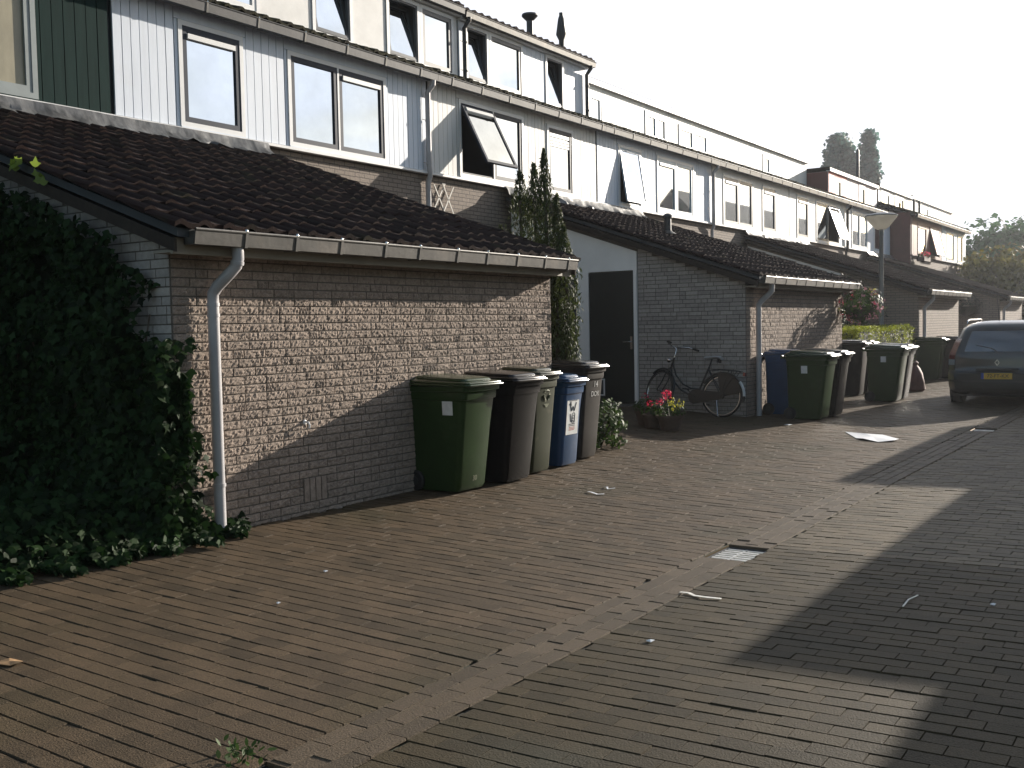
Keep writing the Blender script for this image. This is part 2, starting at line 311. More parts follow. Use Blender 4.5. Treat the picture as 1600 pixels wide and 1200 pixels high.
# ------------------------------------------------------------------ ground
ys = [-400, -60, -20, -5, 0, 2.64, 2.96, 4, 5, 6.3, 7.3, 8.3, 12, 60, 400]
b = MB()
for i in range(len(ys)-1):
    za, zb = gz(max(ys[i], -5))-.013, gz(max(ys[i+1], -5))-.013
    if ys[i] == 2.64: za = zb = -.135                     # the gutter strip lies over a deeper bed
    b.quad((-150, ys[i], za), (500, ys[i], za), (500, ys[i+1], zb), (-150, ys[i+1], zb))
struct(b.build('ground', 'joint'))
SHEDS = [(4.95, 10.2), (16.2, 21.45), (28.0, 33.1), (40.2, 45.3)]
DRAINS = [(6.72, 7.2, 2.64, 2.96), (16.25, 16.7, 2.64, 2.96), (2.28, 2.68, 2.66, 2.98)]
def pavers(name, m, x0, x1, y0, y1, along='Y', skip=None, seed=1):
    r = np.random.default_rng(seed); px, py = (.105, .212) if along == 'Y' else (.212, .105)
    V = []; F = []; nx = int(round((x1-x0)/px)); ny = int(round((y1-y0)/py))+1
    wob = r.normal(0, .004, (nx+2)) if along == 'Y' else r.normal(0, .002, nx+2)
    for i in range(nx):
        off = (.5*(i % 2)+r.normal(0, .05))*py if along == 'Y' else 0
        for j in range(ny):
            if along == 'Y':
                cx = x0+(i+.5)*px+wob[i]*.3; cy = y0+j*py+off
                ya, yb = max(cy-py/2, y0), min(cy+py/2, y1)
                if yb-ya < .03: continue
                cy = (ya+yb)/2; hx = px/2-.0037; hy = (yb-ya)/2-.0012
            else:
                cx = x0+i*px+(.5*(j % 2))*px; cy = y0+(j+.5)*py
                if cy+py/2 > y1+.01: continue
                hx = px/2-.002; hy = py/2-.003
            if skip and skip(cx, cy): continue
            z = gz(cy)+r.normal(0, .0012); tx, ty = r.normal(0, .008, 2); sl = (gz(cy+.05)-gz(cy-.05))/.1
            ang = r.normal(0, .004); ca, sa = math.cos(ang), math.sin(ang); k = len(V)
            for (dx, dy, dz) in ((-1,-1,0),(1,-1,0),(1,1,0),(-1,1,0)):
                a, c = dx*(hx-.002), dy*(hy-.0012); V.append((cx+a*ca-c*sa, cy+a*sa+c*ca, z+a*tx+c*(ty+sl)))
            for (dx, dy, dz) in ((-1,-1,0),(1,-1,0),(1,1,0),(-1,1,0)):
                a, c = dx*hx, dy*hy; V.append((cx+a*ca-c*sa, cy+a*sa+c*ca, z-.011+a*tx+c*(ty+sl)))
            F += [(k,k+1,k+2,k+3),(k+4,k+5,k+1,k),(k+5,k+6,k+2,k+1),(k+6,k+7,k+3,k+2),(k+7,k+4,k,k+3)]
    q = MB(); q.v = V; q.f = F
    return struct(q.build(name, m))
def in_shed(x, y):
    return y > 6.36 and any(a+.04 < x < c-.04 for a, c in SHEDS) or any(a-.11 < x < c+.11 and d < y < e for a, c, d, e in DRAINS)
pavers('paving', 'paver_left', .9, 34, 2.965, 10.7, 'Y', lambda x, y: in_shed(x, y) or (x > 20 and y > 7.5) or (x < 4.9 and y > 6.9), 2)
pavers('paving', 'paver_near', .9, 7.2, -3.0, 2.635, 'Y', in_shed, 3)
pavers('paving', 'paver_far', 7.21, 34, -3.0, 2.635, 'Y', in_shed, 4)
pavers('gutter_strip', 'paver_strip', .9, 34, 2.643, 2.958, 'X', in_shed, 5)
b = MB()
for i in range(len(ys)-1):
    if ys[i] >= -5 and ys[i+1] <= 12: b.quad((34, ys[i], gz(ys[i])), (130, ys[i], gz(ys[i])), (130, ys[i+1], gz(ys[i+1])), (34, ys[i+1], gz(ys[i+1])))
struct(b.build('road', 'far_paving'))

def drain(x0, x1, y0, y1, label, n):
    t = thing('storm_drain', label, 'drain', ((x0+x1)/2, (y0+y1)/2, -.07), 'storm drains in the brick gutter')
    MB().box(x0, x1, y0, y1, -.1345, -.128).build('pit', 'pit', t)
    for xa_, xb_ in ((x0-.23, x0-.001), (x1+.001, x1+.23)): MB().box(xa_, xb_, y0+.002, y1-.002, -.134, -.0745).build('collar', 'paver_strip', t)
    q = MB(); z0, z1 = -.108, -.094
    q.box(x0, x0+.025, y0, y1, z0, z1); q.box(x1-.025, x1, y0, y1, z0, z1); q.box(x0+.025, x1-.025, y0, y0+.02, z0, z1); q.box(x0+.025, x1-.025, y1-.02, y1, z0, z1)
    q.build('rim', 'zinc_dark', t)
    q = MB(); ym = (y0+y1)/2; q.box(x0+.03, x1-.03, ym-.008, ym+.008, z0, z1-.001)
    k = 7
    for a in range(k):
        for (ya, yb) in ((y0+.022, ym-.01), (ym+.01, y1-.022)):
            yc = ya+(yb-ya)*0
            xs = x0+.03+(x1-x0-.06)*(a+.25)/k
            q.box(xs, xs+(x1-x0-.06)/k*.55, ya, yb, z0, z1-.002)
    q.build('grate', 'grate', t)
drain(6.72, 7.2, 2.645, 2.955, 'worn iron drain grate with pale slanting bars, the near one in full sun', 6)
drain(16.25, 16.7, 2.645, 2.955, 'small drain grate in the brick gutter in front of the parked car', 6)
drain(2.28, 2.68, 2.665, 2.975, 'dark drain at the bottom edge with weeds growing beside it', 6)

# ------------------------------------------------------------------ brick panels and tile roofs
def brick_panel(q, O, U, N, width, topf, nx=5, ny=2, amp=.006, seed=1, course=.0685, Lb=.222, skip=None):
    r = np.random.default_rng(seed); O, U, N = Vector(O), Vector(U), Vector(N); g = .0052
    k = 0
    while True:
        z0 = k*course
        x = -r.choice([0, .5, .25])*Lb; any_ = False; todo = []
        while x < width-.02:
            ln = Lb if r.random() > .18 else Lb*.5
            a, c = max(x, 0), min(x+ln, width); x += ln
            if skip and 2 <= k <= 4 and c > skip[0] and a < skip[1]:
                todo += [(a, skip[0])] if skip[0] > a else []; todo += [(skip[1], c)] if c > skip[1] else []
            else: todo.append((a, c))
        for a, c in todo:
            if c-a < .025: continue
            tp = topf((a+c)/2)
            if z0+course*.6 > tp: continue
            any_ = True
            a += g; c -= g; za = z0+g; zb = z0+course-g; base = len(q.v); pr = .005+r.random()*.004
            for j in range(ny+1):
                for i in range(nx+1):
                    edge = i in (0, nx) or j in (0, ny)
                    d = pr+(r.normal(-amp*.3, amp*.5) if edge else r.normal(amp*.5, amp)+amp*.5*math.sin(i*1.3+k)*math.cos(j*1.1+a*9))
                    d = max(.002, d)
                    p = O+U*(a+(c-a)*(i+(0 if edge else r.normal(0, .15)))/nx)+Vector((0, 0, za+(zb-za)*j/ny))+N*d
                    q.v.append(tuple(p))
            for j in range(ny):
                for i in range(nx):
                    s0 = base+j*(nx+1)+i; q.f.append((s0, s0+1, s0+nx+2, s0+nx+1))
            ring = [i for i in range(nx+1)]+[(j+1)*(nx+1)-1 for j in range(1, ny+1)]+[ny*(nx+1)+i for i in range(nx-1, -1, -1)]+[j*(nx+1) for j in range(ny-1, 0, -1)]
            bk = len(q.v)
            for i in ring:
                p = Vector(q.v[base+i]); d = (p-O).dot(N); q.v.append(tuple(p-N*(d+.004)))
            m_ = len(ring)
            for i in range(m_): q.f.append((bk+i, bk+(i+1) % m_, base+ring[(i+1) % m_], base+ring[i]))
        if not any_ and z0 > topf(0)-course and z0 > topf(width)-course: break
        k += 1
        if k > 90: break
def tile_roof(q, x0, x1, ye, ze, yt, zt, colw=.215, rowl=.34, amp=.03, jit=1., seed=1):
    r = np.random.default_rng(seed); Ls = math.hypot(yt-ye, zt-ze); S = Vector((0, (yt-ye)/Ls, (zt-ze)/Ls)); Nn = Vector((0, -S.z, S.y))
    nc = int(round((x1-x0)/colw)); cw = (x1-x0)/nc; nr = max(1, int(round(Ls/rowl))); rl = Ls/nr
    prof = [(0, .1), (.1, .62), (.24, 1), (.38, .72), (.52, .2), (.68, .0), (.84, 0), (1, .08)]
    for i in range(nr):
        for j in range(nc):
            dz = r.normal(0, .003)*jit; ds = r.normal(0, .006)*jit; tw = r.normal(0, .003)*jit
            vs = []
            for (s0, h0) in ((i*rl-.02+ds, -.012), (i*rl-.02+ds, .026), ((i+1)*rl+.01, .004)):
                for (t, h) in prof:
                    p = Vector((x0+(j+t)*cw, ye, ze))+S*s0+Nn*(h0+h*amp+dz+tw*t); vs.append(tuple(p))
            n = len(prof); fs = [(k, k+1, n+k+1, n+k) for k in range(n-1)]+[(n+k, n+k+1, 2*n+k+1, 2*n+k) for k in range(n-1)]
            fs += [(0, n, 2*n), (n-1, 3*n-1, 2*n-1)]
            q.add(vs, fs)
def gutter(q, x0, x1, yf, yb, z0, z1):                 # open box gutter with a rolled lip
    t = .012
    q.box(x0, x1, yf+.02, yb, z0, z0+t)
    q.prism([(yf+.02, z0), (yf, z1), (yf+t, z1), (yf+.02+t, z0+t)], 'X', x0, x1)
    q.box(x0, x1, yb-t, yb, z0+t, z1); q.tube([(x0, yf+.004, z1), (x1, yf+.004, z1)], .011, 8)
    q.box(x0, x0+t, yf+.02, yb, z0+t, z1-.01); q.box(x1-t, x1, yf+.02, yb, z0+t, z1-.01)

# ------------------------------------------------------------------ lean-to sheds
def shed(i, x0, x1, label, fine):
    t = thing('brick_shed', label, 'shed', (x0, 6.32, 0), 'brick sheds leaning against the terrace')
    YF, YB, ZE = 6.32, 10.86, 2.21; sl = .342
    top = lambda y: ZE+(y-YF)*sl
    q = MB()
    if fine:
        q.prism([(YF, -.2), (YB, -.2), (YB, top(YB)), (YF, ZE)], 'X', x0, x1)
        q.build('wall_core', 'mortar', t)
        q = MB()
        vent = (1.262, 1.538) if i == 0 else None
        nx, ny = (13, 5) if i == 0 else (5, 2)
        brick_panel(q, (x0+.004, YF, -.02), (1, 0, 0), (0, -1, 0), x1-x0-.008, lambda u: ZE+.02, nx, ny, .0030 if i == 0 else .0034, 11+i, skip=vent)
        q.build('front_brickwork', 'brick', t)
        q = MB(); ymax = YB if i == 0 else 8.26
        brick_panel(q, (x0, ymax, -.02), (0, -1, 0), (-1, 0, 0), ymax-YF, lambda u: top(ymax-u)+.03, 3, 1, .002, 31+i)
        q.build('side_brickwork', 'brick_pale', t)
        q = MB(); brick_panel(q, (x1, YF, -.02), (0, 1, 0), (1, 0, 0), 1.6, lambda u: top(YF+u)+.03, 2, 1, .004, 51+i)
        q.build('side_brickwork', 'brick_pale', t)
        if i == 0:
            q = MB(); zb = .121
            for k in range(4): q.box(x0+1.274+k*.0685, x0+1.332+k*.0685, YF-.012, YF+.01, zb, zb+.197)
            q.build('air_brick', 'brick', t, bevel=.004)
    else:
        q.prism([(YF, -.2), (YB, -.2), (YB, top(YB)), (YF, ZE)], 'X', x0, x1)
        q.build('wall', 'brick_far', t)
    # roof
    q = MB(); q.prism([(6.03, 2.235), (10.87, 3.895), (10.87, 3.955), (6.03, 2.295)], 'X', x0-.15, x1+.1); q.build('roof_deck', 'gap_dark', t)
    q = MB(); tile_roof(q, x0-.2, x1+.14, 6.02, 2.315, 10.84, 3.985, seed=5+i); q.build('roof', 'tile', t)
    # near-black boards stand for shade under the verges, fascia and soffit at the eave
    for xs in (x0-.165, x1+.105):
        q = MB(); q.prism([(6.05, 2.13), (10.86, 3.775), (10.86, 3.87), (6.05, 2.22)], 'X', xs, xs+.022); q.build('verge_shade_board', 'soil', t)
    q = MB(); q.box(x0-.14, x1+.1, 6.10, 6.125, 2.12, 2.235); q.box(x0-.14, x1+.1, 6.125, 6.315, 2.13, 2.148); q.build('fascia', 'fascia', t)
    q = MB(); gutter(q, x0-.05, x1+.02, 5.955, 6.09, 2.185, 2.29); g = q.build('gutter', 'zinc', t)
    xx = x0+.42
    while xx < x1:
        q = MB(); bo = MB()
        q.prism([(5.948, 2.295), (5.97, 2.178), (6.1, 2.178), (6.1, 2.19), (5.98, 2.19), (5.962, 2.295)], 'X', xx-.014, xx+.014)
        bo.lathe([(.012, 0), (.013, .012), (.008, .02)], (xx, 5.96, 2.295), 8); xx += .52+.05*math.sin(xx*7)
        q.build('bracket', 'zinc', g); bo.build('bolt', 'bolt', g, smooth=True)
    # downpipe with a swan neck
    xp = x0+.31 if i == 0 else x0+.33
    q = MB(); q.tube([(xp+.08, 6.03, 2.19), (xp+.08, 6.03, 2.10), (xp+.075, 6.045, 2.05), (xp+.05, 6.10, 1.99), (xp+.012, 6.19, 1.90), (xp, 6.225, 1.85), (xp, 6.23, 1.79), (xp, 6.23, -.02)], .044, 16)
    for zz, rr in ((1.78, .049), (1.70, .048), (.42, .05), (2.06, .047)):
        if zz > 2: q.tube([(xp+.078, 6.035, 2.085), (xp+.077, 6.04, 2.06)], .05, 16)
        else: q.tube([(xp, 6.23, zz), (xp, 6.23, zz-.025)], rr, 16)
    q.build('downpipe', 'pipe_grey', t, smooth=True)
    if i >= 1:                                       # entrance set into the side wall: door, side light, white panel above
        xs = x0
        q = MB(); q.prism([(8.27, 2.5), (10.84, 2.5), (10.84, top(10.84)-.06), (8.27, top(8.27)-.06)], 'X', xs-.03, xs-.002); q.box(xs-.045, xs, 8.27, 8.33, .1, 2.5)
        q.box(xs-.045, xs, 9.22, 9.47, .1, 2.5); q.box(xs-.04, xs, 10.45, 10.84, .1, 2.5); q.build('white_panel', 'white_panel', t)
        q = MB(); q.box(xs-.03, xs-.004, 8.335, 9.215, .2, 2.48); d = q.build('door', 'door', t)
        q = MB(); q.box(xs-.038, xs-.031, 8.365, 8.405, 1.14, 1.36); q.tube([(xs-.04, 8.385, 1.27), (xs-.085, 8.385, 1.27), (xs-.09, 8.40, 1.27), (xs-.09, 8.52, 1.265)], .009, 8); q.build('handle', 'steel', d)
        q = MB(); q.box(xs-.043, xs-.031, 8.92, 8.945, .32, .62); q.box(xs-.043, xs-.031, 9.125, 9.15, .32, .62); q.box(xs-.043, xs-.031, 8.945, 9.125, .595, .62); q.box(xs-.043, xs-.031, 8.945, 9.125, .32, .345)
        cf = q.build('cat_flap', 'trim_white', d)
        MB().box(xs-.036, xs-.031, 8.945, 9.125, .345, .595).build('flap', 'frame_dark', cf)
        q = MB(); q.box(xs-.035, xs-.004, 9.475, 9.56, .2, 2.48); q.box(xs-.035, xs-.004, 10.36, 10.445, .2, 2.48); q.box(xs-.035, xs-.004, 9.56, 10.36, 2.4, 2.48); q.box(xs-.035, xs-.004, 9.56, 10.36, 1.05, 1.13); q.box(xs-.035, xs-.004, 9.56, 10.36, .2, .3)
        sd = q.build('side_door', 'frame_dark', t)
        MB().box(xs-.014, xs-.006, 9.56, 10.36, .3, 2.4).build('pane', 'glass', sd)
        MB().box(xs-.35, xs-.05, 8.3, 9.3, -.05, .185).build('doorstep', 'mortar', t, bevel=.01)
    # crumpled lead apron where the roof meets the house
    xa = x0-.2; xb = x1+.05 if i else x1-.0
    q = MB(); n = int((xb-xa)/.09); vs = []
    rr = np.random.default_rng(60+i)
    for k in range(n+1):
        lap = (.012 if (k//8) % 2 else 0)
        for j, (y, z) in enumerate(((10.84, 4.15), (10.80, 4.07), (10.74, 4.0), (10.66, 3.985-.02))):
            vs.append((xa+(xb-xa)*k/n, y-lap+rr.normal(0, .022*j/2)*(rr.random()**.5), z+rr.normal(0, .016 if j else 0)+(-.02*rr.random() if j == 3 else 0)))
    q.add(vs, [(k*4+j, k*4+j+1, k*4+j+5, k*4+j+4) for k in range(n) for j in range(3)])
    q.build('lead_flashing', 'lead', t, smooth=True, angle=25)
    if i == 1:
        q = MB(); zz = 2.315+(8.9-6.02)*.3465
        q.lathe([(.075, -.1), (.07, .3), (.10, .31), (.10, .36), (.05, .40), (.0, .41)], (18.75, 8.9, zz), 12); q.build('vent_pipe', 'zinc_dark', t, smooth=True)
        q = MB(); q.lathe([(.17, -.02), (.10, .03), (.08, .05)], (18.75, 8.9, zz+.02), 12); q.build('vent_collar', 'zinc', t, smooth=True)
    return t
LAB = ['split-face brick shed with dark tiled lean-to roof, nearest, ivy over its left side',
       'brick shed behind the bicycle with a dark door and white panel in its side wall',
       'brick shed between the street lamp and the parked car, bins along its front',
       'farthest brick shed, a dark hanging basket on its side, seen over the car roof']
for i, (a, c) in enumerate(SHEDS): shed(i, a, c, LAB[i], i < 2)

# ------------------------------------------------------------------ terrace houses
def window(h, x0, x1, z0, z1, Y, fm, secs=(), opened=None, vents=(), glass='glass', trim='trim_white', louvre=False, fw=.07, deep=True):
    q = MB(); q.ring(x0-.06, x1+.06, z0-.06, z1+.06, .062, Y-.018, Y+.06)
    xs = [x0]+list(secs)+[x1]
    for s in secs: q.box(s-.018, s+.018, Y-.016, Y+.06, z0, z1)
    wo = q.build('window', trim, h)
    for k in range(len(xs)-1):
        a = xs[k]+(.018 if k else 0.002); c = xs[k+1]-(.018 if k < len(xs)-2 else .002); bz, tz = z0+.002, z1-.002
        mode = opened.get(k) if opened else None
        q = MB(); g = MB(); v = MB()
        if mode:
            kind, ang = mode
            if kind == 'top': px = Matrix.Translation((0, Y, tz)) @ Matrix.Rotation(-R(ang), 4, 'X') @ Matrix.Translation((0, -Y, -tz))
            else: px = Matrix.Translation((0, Y+.05, bz)) @ Matrix.Rotation(-R(ang), 4, 'X') @ Matrix.Translation((0, -Y-.05, -bz))
            q.x = px; g.x = px; v.x = px
            rm = MB(); e = .75                               # the dark room behind the opening
            rm.quad((a, Y+e, bz), (c, Y+e, bz), (c, Y+e, tz), (a, Y+e, tz)); rm.quad((a, Y+.06, bz), (a, Y+e, bz), (a, Y+e, tz), (a, Y+.06, tz)); rm.quad((c, Y+.06, bz), (c, Y+e, bz), (c, Y+e, tz), (c, Y+.06, tz))
            rm.quad((a, Y+.06, bz), (c, Y+.06, bz), (c, Y+e, bz), (a, Y+e, bz)); rm.quad((a, Y+.06, tz), (c, Y+.06, tz), (c, Y+e, tz), (a, Y+e, tz))
            rm.build('room', 'room', wo)
            f2 = MB(); f2.ring(a, c, bz, tz, .03, Y-.004, Y+.055); f2.build('outer_frame', fm, wo)
            q.ring(a+.01, c-.01, bz+.01, tz-.01, .055, Y-.012, Y+.03); g.box(a+.06, c-.06, Y+.005, Y+.015, bz+.06, tz-.06)
        else:
            q.ring(a, c, bz, tz, fw, Y-.01, Y+.05); g.box(a+fw, c-fw, Y+.018, Y+.028, bz+fw, tz-fw)
        sa = q.build('sash', fm, wo); g.build('pane', glass, wo)
        if k in vents:
            v.box(a+fw+.01, c-fw-.01, Y-.03 if not louvre else Y-.004, Y+.02, tz-fw-.085, tz-fw-.02)
            if louvre:
                for z in range(3): v.box(a+fw+.01, c-fw-.01, Y-.004, Y+.015, tz-fw-.16-.055*z, tz-fw-.12-.055*z)
            v.build('vent_grille', trim, wo)
    return wo
YF = 10.88
def boards(q, a, c, z0, z1, Y, pitch):
    n = max(1, int(round((c-a)/pitch))); p = (c-a)/n; wd = .010 if pitch < .2 else .006
    for k in range(n):
        x = a+k*p; q.box(x+wd/2, x+p-wd/2, Y+random.uniform(-.0015, .0015), Y+.022, z0, z1)
HOUSES = [
 dict(x=(1.9, 7.8), board='green_board', pitch=.145, wins=[dict(x=(4.4, 6.78), fm='frame_grey', glass='frosted', trim='frame_grey')], label='terrace house with dark green boarding and a frosted window, leftmost'),
 dict(x=(7.8, 13.8), board='white_board', pitch=.128, wins=[dict(x=(8.83, 9.77), fm='frame_slate', vents=(0,)), dict(x=(10.70, 12.68), fm='frame_slate', secs=(11.66,), vents=(1,))], label='terrace house with white boarding and closed slate-grey windows, above the nearest shed roof'),
 dict(x=(13.8, 19.5), board='ivory_board', pitch=.128, wins=[dict(x=(14.71, 16.62), fm='frame_slate', secs=(15.69,), opened={0: ('top', 27)}, vents=(0,)), dict(x=(17.58, 18.46), fm='frame_slate', vents=(0,), louvre=True)], label='terrace house with ivory boarding and a grey window pushed wide open, behind the yew spires'),
 dict(x=(19.5, 25.6), board='white_board', pitch=.13, wins=[dict(x=(20.52, 21.50), fm='frame_blue', opened={0: ('top', 9)}), dict(x=(22.42, 24.37), fm='frame_blue', secs=(23.42,), vents=(0,))], label='terrace house with white boarding and pale blue window frames, above the shed with the bicycle'),
 dict(x=(25.6, 31.5), board='cream_board', pitch=.42, wins=[dict(x=(26.38, 28.42), fm='frame_dark', secs=(27.4,), vents=(0,)), dict(x=(29.27, 30.28), fm='frame_dark', vents=(0,))], label='cream panelled terrace house just past the second downpipe'),
 dict(x=(31.5, 37.5), board='cream_board', pitch=.42, wins=[dict(x=(32.28, 33.27), fm='frame_dark', vents=(0,)), dict(x=(34.17, 36.56), fm='frame_dark', secs=(35.36,), opened={1: ('top', 20)})], label='cream panelled terrace house with one tilted window, left of the third downpipe'),
 dict(x=(37.5, 43.5), board='white_board', pitch=.42, wins=[dict(x=(38.17, 40.16), fm='frame_blue', secs=(39.16,)), dict(x=(41.14, 42.25), fm='frame_blue')], label='white terrace house right behind the street lamp head'),
 dict(x=(43.7, 49.2), board='red_board', pitch=.3, Y=10.1, wins=[dict(x=(44.75, 46.2), fm='red_board', trim='red_board', vents=(0,)), dict(x=(46.9, 48.7), fm='red_board', trim='red_board', opened={0: ('top', 14)})], label='red-brown terrace house standing forward of the white row'),
 dict(x=(49.2, 54.6), board='blue_board', pitch=.3, Y=10.1, wins=[dict(x=(50.2, 51.75), fm='frame_dark', trim='blue_board'), dict(x=(52.7, 53.7), fm='frame_dark', trim='blue_board')], label='pale blue terrace house at the far end, beside the yellowing tree'),
]
GB = 5.60
HO = []
for hi, H in enumerate(HOUSES):
    a, c = H['x']; Y = H.get('Y', YF)
    h = thing('terrace_house', H['label'], 'house', ((a+c)/2, Y, 0), 'houses of the terrace'); HO.append(h)
    far = hi >= 4
    q = MB(); q.box(a, c, Y+.07, Y+.25, -.2, 4.12); q.box(a, c, Y+1.3, 19, -.2, 6.0); q.build('wall', 'brick_far', h)
    for pa in (a, c-.06): MB().box(pa, pa+.06, Y+.06, Y+1.29, 4.13, 5.85).build('party_wall', 'gap_dark' if hi != 7 else 'red_board', h)
    # boarding between the window bays, plain panels over and under the windows
    q = MB(); back = MB(); z0, z1 = 4.175, 5.66
    edges = [a+.03]; 
    for W in H['wins']:
        x0, x1 = W['x']; edges += [x0-.12, x1+.12]
    edges.append(c-.03)
    for k in range(0, len(edges), 2):
        boards(q, edges[k], edges[k+1], z0, z1, Y, H['pitch']); back.box(edges[k], edges[k+1], Y+.024, Y+.06, z0, z1)
    for W in H['wins']:
        x0, x1 = W['x']; wz0, wz1 = 4.24, 5.45
        q.box(x0-.112, x1+.112, Y-.004, Y+.05, wz1+.068, z1); q.box(x0-.112, x0-.066, Y-.004, Y+.05, z0, wz1+.06); q.box(x1+.066, x1+.112, Y-.004, Y+.05, z0, wz1+.06)
        q.box(x0-.06, x1+.06, Y-.03, Y+.05, z0-.01, wz0-.063)
        if not W.get('opened'): back.box(x0, x1, Y+.062, Y+.08, wz0, wz1)
        kw = {k: v for k, v in W.items() if k != 'x'}
        window(h, x0, x1, wz0, wz1, Y, **kw)
    q.build('cladding', H['board'], h); back.build('backing', 'gap_dark', h)
    q = MB(); q.box(a, c, Y-.035, Y+.06, 4.125, 4.163); q.build('sill_board', 'trim_white' if hi != 7 else 'red_board', h)
    # eave: soffit, gutter with joints, mossy tiles
    q = MB(); q.box(a, c, Y-.12, Y+.06, 5.662, 5.68); q.box(a, c, Y-.125, Y-.105, 5.682, 5.76); q.build('soffit', 'trim_white' if not far else H['board'], h)
    q = MB(); gutter(q, a+.003, c-.003, Y-.25, Y-.128, GB+.02, GB+.135); g = q.build('gutter', 'zinc_dark', h)
    xx = a+.4
    while xx < c-.1:
        q = MB(); bo = MB()
        q.prism([(Y-.257, GB+.14), (Y-.235, GB+.012), (Y-.13, GB+.012), (Y-.13, GB+.022), (Y-.23, GB+.022), (Y-.248, GB+.14)], 'X', xx-.016, xx+.016)
        bo.lathe([(.012, 0), (.012, .012), (.007, .018)], (xx, Y-.247, GB+.14), 6); xx += .86
        q.build('gutter_joint', 'zinc', g); bo.build('bolt', 'bolt', g)
    q = MB(); tile_roof(q, a, c, Y-.2, 5.77, Y+1.5, 5.77+.62, .22, .36, .035, 1.3, 80+hi); q.build('roof', 'tile_moss', h)
    q = MB(); q.prism([(Y-.10, 5.69), (Y+1.6, 6.3), (Y+1.6, 6.35), (Y-.10, 5.74)], 'X', a, c); q.build('roof_deck', 'gap_dark', h)
# downpipes at each second party wall
def downpipe(h, x, Y, zt, zb, m='pipe_grey', r=.045, mid=None):
    q = MB(); pts = [(x, Y-.19, zt), (x, Y-.19, zt-.06), (x, Y-.07, zt-.18), (x, Y-.07, 4.5), (x, Y-.07, 4.26), (x+.05, Y-.05, 4.1), (x+.05, Y-.0, 3.98), (x+.05, Y, zb)]
    if zb > 5: pts = [(x, Y-.17, zt), (x, Y-.17, zt-.05), (x, Y-.06, zt-.17), (x, Y-.06, zb)]
    q.tube(pts, r, 12); q.build('downpipe', m, h, smooth=True)
    for z in ((5.0, 4.3) if zb < 5 else (zb+.15, zt-.4)):
        q = MB(); q.tube([(x, Y-.07, z), (x, Y-.07, z-.03)], r+.006, 12); q.box(x-.14, x-.04, Y-.075, Y-.065, z-.02, z-.01)
        q.build('pipe_clip', m, h)
downpipe(HO[1], 13.72, YF, 5.62, 3.2); downpipe(HO[3], 25.6-.07, YF, 5.62, 3.3); downpipe(HO[5], 37.42, YF, 5.62, 3.3, 'zinc_dark')
# top floors set back on the roof
def top_floor(h, a, c, Y, zt, m, wins, pitch=0, roof='zinc', fas='trim_white', depth=6):
    q = MB(); bk = MB(); z0 = 5.95; z1 = zt-.14
    edges = [a]
    for W in wins: edges += [W['x'][0]-.07, W['x'][1]+.07]
    edges.append(c)
    for k in range(0, len(edges), 2):
        if pitch and edges[k+1]-edges[k] > .2: boards(q, edges[k], edges[k+1], z0, z1, Y, pitch)
        else: q.box(edges[k]+.003, edges[k+1]-.003, Y, Y+.022, z0, z1)
        bk.box(edges[k], edges[k+1], Y+.024, Y+.06, z0, z1)
    for W in wins:
        x0, x1 = W['x']; wt = W.get('t', z1-.1); wb = W.get('b', 5.99)
        if z1 > wt+.06: q.box(x0-.068, x1+.068, Y+.003, Y+.022, wt+.064, z1)
        if wb-.065 > z0: q.box(x0-.068, x1+.068, Y+.003, Y+.022, z0, wb-.064)
        if not W.get('opened'): bk.box(x0, x1, Y+.062, Y+.08, wb, wt)
        kw = {k: v for k, v in W.items() if k not in ('x', 't', 'b')}
        window(h, x0, x1, wb, wt, Y, **kw)
    q.box(a, a+.05, Y+.07, Y+depth, z0, z1); q.box(c-.05, c, Y+.07, Y+depth, z0, z1); q.box(a+.05, c-.05, Y+depth-.05, Y+depth, z0, z1)
    q.build('top_floor', m, h); bk.build('top_backing', 'gap_dark', h)
    q = MB(); q.box(a-.02, c+.02, Y-.09, Y+.06, z1+.002, z1+.03); q.box(a-.02, c+.02, Y-.09, Y-.07, z1+.031, zt-.02); q.build('top_fascia', fas, h)
    q = MB(); q.box(a-.04, c+.04, Y-.06, Y+depth+.1, zt-.05, zt+.01); q.build('top_roof', 'tile', h)
YD = 11.1
